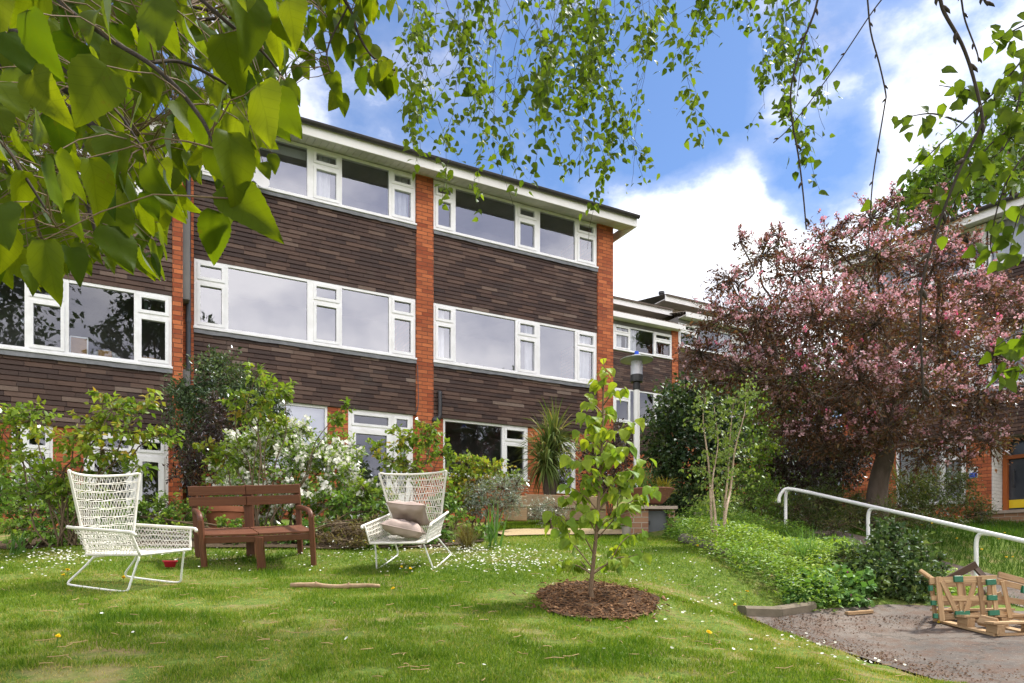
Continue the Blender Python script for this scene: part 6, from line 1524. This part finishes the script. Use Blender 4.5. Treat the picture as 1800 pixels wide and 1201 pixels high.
strap('grass_tuft', 'green feathery grass clump behind the empty armchair', 'grass tuft', G_(210, 7.7), 260, .30, .006, 'iris', (35, 85), .9, hx=.12)
strap('iris', 'broad green sword leaves in the bed at the far left', 'plant', G_(28, 7.6), 26, .30, .03, 'iris', (45, 85), .5, hx=.09)
hc = [at(966, 792, 11.2), at(975, 770, 11.4), at(958, 815, 11.1)]
strap('cordyline', 'spiky green cordyline palm before the end house', 'palm', G_(968, 11.3), 480, .66, .032, 'cordyline', (-45, 85), 1.45, .05, .03, M['bark'], heads=hc)
plant('shrub', 'dark leafy shrub between the cordyline and the white lamp post', 'shrub', G_(1075, 12.2), [(1060,800,36,45,12.4),(1085,780,34,40,12.5),(1050,850,40,34,12.2),(1095,840,30,40,12.3),(1035,790,26,30,12.5)], 'purple', .06, cover=2.6, tm=LANCE)
plant('shrub', 'large round dark glossy evergreen shrub behind the bowl planter', 'shrub', G_(1205, 12.8), [(1205,690,45,36,13),(1180,720,45,45,12.8),(1230,720,50,45,13),(1170,770,45,55,12.7),(1220,780,60,60,12.5),(1260,760,45,60,12.9),(1180,840,45,50,12.6),(1240,850,55,50,12.5),(1290,820,40,50,12.9),(1200,890,50,30,12.4),(1270,700,36,36,13.2),(1160,810,30,40,12.7)], 'ivy', .075, cover=3.6, tm=OVAL)
plant('shrub', 'brown purple shrub behind the top end of the handrail', 'shrub', G_(1415, 12.4), [(1400,800,60,40,12.5),(1450,790,50,40,12.6),(1370,820,40,34,12.4),(1420,840,60,36,12.3),(1480,830,40,40,12.6),(1440,760,50,24,12.6),(1390,770,40,30,12.8),(1500,800,40,40,12.8)], 'purple', .06, cover=3.4, tm=LANCE)
plant('shrub', 'yellow green conifer like shrub between the blossom tree trunk and the handrail top', 'shrub', G_(1435, 11.0), [(1400,892,36,32,11),(1440,882,44,34,11.1),(1478,888,38,32,11.2),(1420,915,50,22,10.9),(1465,915,44,22,11),(1510,900,30,26,11.3)], 'olive', .05, cover=4.0, tm=NARROW)
plant('shrub', 'bright green bushy plants at the foot of the dark evergreen', 'plants', G_(1325, 11.2), [(1310,880,40,24,11.3),(1345,865,34,30,11.5),(1340,895,36,20,11.1),(1300,855,26,22,11.6),(1370,890,26,20,11.2)], 'mid', .06, cover=2.4, tm=LANCE)
plant('spurge', 'yellow headed spurge behind the birch sapling', 'plant', G_(1320, 11.9), [(1310,835,26,20,11.9),(1335,820,22,18,12),(1345,790,30,26,12.2),(1330,850,26,22,11.8)], 'vinca', .055, cover=2.0)
strap('flax', 'tall sword leaved flax plant behind the blossom tree trunk', 'plant', G_(1605, 13.0), 46, 1.25, .05, 'cordyline', (58, 88), .35, hx=.16)
plant('shrub', 'dark fine leaved shrub in front of the ground floor window on the right', 'shrub', G_(1630, 12.0), [(1600,855,50,36,12.1),(1650,850,50,36,12.2),(1580,890,50,32,11.9),(1640,890,58,32,11.9),(1700,885,40,36,12.2),(1690,845,30,26,12.3),(1725,905,26,22,12),(1540,890,34,36,12.2)], 'olive', .055, cover=3.6, tm=NARROW)
plant('shrub', 'dense glossy green bush beside the wooden crate', 'bush', G_(1570, 6.9), [(1560,960,50,34,7.1),(1600,970,44,34,7.1),(1520,990,46,40,7.0),(1570,1010,60,44,6.8),(1620,1020,36,44,6.9),(1530,1040,48,36,6.7),(1590,1055,50,26,6.7),(1490,980,24,24,7.1),(1560,930,30,18,7.2),(1640,990,22,24,7.1)], 'box', .048, cover=5.0, tm=OVAL)
plant('cranesbill', 'mound of lobed cranesbill leaves with magenta flowers at the end of the kerb', 'plant', G_(1450, 6.55), [(1415,1030,48,26,6.7),(1460,1022,50,30,6.8),(1450,1052,56,26,6.5),(1490,1050,44,30,6.5),(1405,1058,34,18,6.45),(1510,1035,34,30,6.6)], 'geranium', .06, cover=4.0, tm=tmpl_lance(.95, .06, .1), flowers=('magenta', .013, .008, 1), up=1.0, stems=False)
strap('iris', 'clump of narrow grey green leaves on the planted bank above the cranesbill', 'plant', G_(1415, 7.3), 130, .36, .011, 'geranium', (55, 88), .4, hx=.1)
plant('fern', 'dark ferny shrubs crowding round the foot of the blossom tree trunk', 'fern', G_(1530, 10.5), [(1500,905,36,26,10.6),(1545,900,34,26,10.5),(1590,912,36,24,10.4),(1470,925,34,18,10.3),(1630,915,36,22,10.6),(1515,880,30,26,11.4),(1680,925,34,18,10.8)], 'olive', .05, cover=3.2, tm=NARROW)
# periwinkle carpet on the bank
n = 60000
q = np.c_[R_(1.6, 5.2, n), R_(6.2, 10.6, n)]; q = q[inpoly(q + R_(-.09, .09, (n, 2)), GC)]
hb = .06 + .24*vnoise(q[:, 0]+20, q[:, 1]+20, 2.2, 8) + .08*vnoise(q[:, 0]+20, q[:, 1]+20, 7, 9); m = len(q)
Pz = np.c_[q, g(q[:, 0], q[:, 1]) + hb*R_(.0, 1.0, m)]
dark = vnoise(q[:, 0]+20, q[:, 1]+20, 1.3, 12)
tag(leafset('ground_cover', Pz, sph(m)*[1, 1, .35] + [0, 0, .2], sph(m)*.55 + [0, -.2, 1], R_(.034, .060, m), M['vinca'], np.clip(RNG.normal(.38, .2, m) + (dark-.5)*.5 + np.where(q[:, 1] < 8.3, .18, -.05), 0, 1), LANCE), 'low leafy periwinkle carpet covering the bank beside the path', 'ground cover', kind='stuff')
fl = Pz[RNG.choice(m, 60, replace=False)] + [0, 0, .03]
M['violet'] = leafmat('violet_flower', (0.10, 0.09, 0.42), (0.16, 0.13, 0.5), .3, .02, tcol=(1, 1, 1))
tag(discs('periwinkle_flowers', fl, R_(.011, .017, 60), M['violet'], R_(0, 1, 60), 5, .5), 'small violet periwinkle flowers scattered over the bank', 'flowers', kind='stuff')
# bowl planting
b0 = bc + [0, 0, .15]
strap('grass_tuft', 'thin green grass growing in the left of the rusty bowl', 'grass tuft', b0 + [-.12, 0, 0], 110, .42, .008, 'iris', (55, 88), .5, hx=.10)
strap('fern', 'golden yellow fern growing in the right of the rusty bowl', 'fern', b0 + [.14, 0, .0], 150, .27, .022, 'fern', (15, 80), 1.0, hx=.08)
plant('trailing_plant', 'green trailing plant spilling at the left rim of the rusty bowl', 'plant', b0 + [-.2, 0, 0], [(1122,856,12,9,10.0),(1140,854,14,9,10.0),(1160,856,12,8,10.0)], 'mid', .04, cover=2.0, stems=False)
plant('trailing_plant', 'ivy climbing beside the grey metal door of the plinth', 'ivy', gp(px_(1176), pY-.12), [(1177,905,7,16,9.6,.05),(1179,926,12,16,9.6,.07),(1182,942,20,8,9.55,.1),(1200,936,16,12,9.65,.1)], 'mid', .045, cover=2.2, stems=False)
plant('trailing_plant', 'small leafy plant in the grey stone flower pot', 'plant', ground_at(1101, 946) + [0, 0, .14], [(1101,921,9,6,ground_at(1101, 946)[1])], 'mid', .03, cover=2.0, stems=False)
strap('trailing_plant', 'green sword leaves standing in the large terracotta pot', 'plant', np.array([px_(405, 8.6), 8.6, float(g(px_(405, 8.6), 8.6))+.3]), 36, .42, .02, 'iris', (55, 88), .4, hx=.12)
# dandelions, each a flower on a stalk
for i, (x, y) in enumerate([(118,1014),(110,1030),(216,1028),(350,972),(640,964),(797,960),(690,1048),(720,1010),(705,1005),(1225,965),(1312,1053),(1245,1130),(1290,1080),(1227,930),(100,1135),(1620,938),(1638,937),(1681,962),(1697,945),(1765,958),(1768,1003),(1779,1001),(1755,967),(1725,990)]):
    p = ground_at(x, y + 3); t = thing('dandelion', 'yellow dandelion', 'dandelion', p, 'dandelions in the grass')
    mb = MB(); hgt = R_(.05, .1) if x < 1500 else R_(.14, .2); mb.tube([p, p + [.005, 0, hgt]], .0022, 5); mb.build('stalk', M['iris'], t)
    k = 9; discs('flower', np.repeat((p + [.005, 0, hgt])[None], k, 0) + RNG.normal(0, .003, (k, 3)), R_(.008, .013, k), M['dandelion'], R_(0, 1, k), 9, .3, t)
    t['label'] = ('yellow dandelion open in the short lawn grass' if x < 1500 else 'yellow dandelion in the long grass of the right bank')

# ---------------------------------------------------------------- trees behind the houses and across the lawn behind the viewer
def big_tree(name, label, base, bl, mat, size, cover, trunk_r, group, bark=M['bark']):
    t = thing(name, label, 'tree', base, group)
    P, D, N, S, T, tw = foliage(bl, size, cover, 10, .2, .2, .5, .25, .3)
    leafset('crown', P, D, N, S, M[mat], T, OVAL, t)
    b = np.array(base); c0 = np.mean([c for c, r in bl], 0); f = b*[.9, .9, 1] + (c0-b)*[.1, .1, .45]; f[:2] = b[:2]*.7 + c0[:2]*.3
    mb = MB(); mb.tube(smooth_path([b, b + (f-b)*.5 + RNG.normal(0, .08, 3), f], 4), [trunk_r, trunk_r*.8, trunk_r*.65], 10); mb.build('trunk', bark, t, True)
    mb = MB(); segs = []
    for c, e in tw:
        mb.tube(limb(f, c, .08, 6, .03), [trunk_r*.45, trunk_r*.25, trunk_r*.08], 6); segs += [(c, q, .02, .006) for q in e[:30]]
    mb.build('limb', bark, t, True); tubes_fast('twig', segs, bark, t)
    return t
BGT = 'trees beyond the houses'
big_tree('leafy_tree', 'bright yellow green tree rising above the roof of the right hand house', gp(16.0, 23.5, -.2), blobs_to_m([(1700,280,70,50,24),(1770,240,60,55,24.5),(1640,330,45,40,24),(1740,320,70,50,23.5),(1610,370,30,26,24),(1800,300,60,60,24),(1680,350,60,34,23.5),(1820,220,60,50,24),(1790,180,36,40,24.5),(1600,345,40,30,24),(1650,290,40,34,24.2),(1560,385,30,22,24)]), 'bg_tree', .20, 2.4, .3, BGT)
big_tree('leafy_tree', 'shaded green tree beyond the blossom tree between the two terraces', gp(10.0, 21.0, -.2), blobs_to_m([(1400,700,90,70,22),(1500,680,90,80,22),(1330,760,70,60,21.5),(1450,800,100,60,21),(1550,780,80,60,22),(1380,850,90,50,20.5),(1460,860,90,50,20.5),(1320,690,50,60,22)]), 'mid', .16, 2.6, .25, BGT)
def wpt(u, v, z): return MAIN.w(u, v, z)
RFL = 'trees across the lawn behind the viewer'
for lab, u, v, hgt, rad, kind in [('tall dark tree across the lawn, nearest to the lime tree', -11.5, 25, 14.5, 5.2, 'dark_tree'), ('broad tree behind the viewer to the left', -17.5, 20, 11, 4.5, 'dark_tree'), ('round leafy tree behind the viewer straight across from the middle house', -3.7, 29, 15.6, 3.2, 'dark_tree'),
                                  ('lower leafy tree behind the viewer across from the end house', 5.5, 30, 7.2, 3.4, 'mid'), ('spreading tree behind the viewer at the right', 15.5, 30, 14.4, 3.4, 'dark_tree')]:
    p = wpt(u, v, 0); b = gp(p[0], p[1], -.2); bl = []
    for _ in range(13):
        d = sph(1)[0]; r_ = rad*.42*R_(.8, 1.2); c = np.array([p[0], p[1], hgt-rad-.5]) + d*rad*.72*np.array([1, 1, 1.1]); bl.append((c, np.array([r_, r_, r_*.85])))
    big_tree('leafy_tree', lab, b, bl, kind, .26, 1.5, .28, RFL)
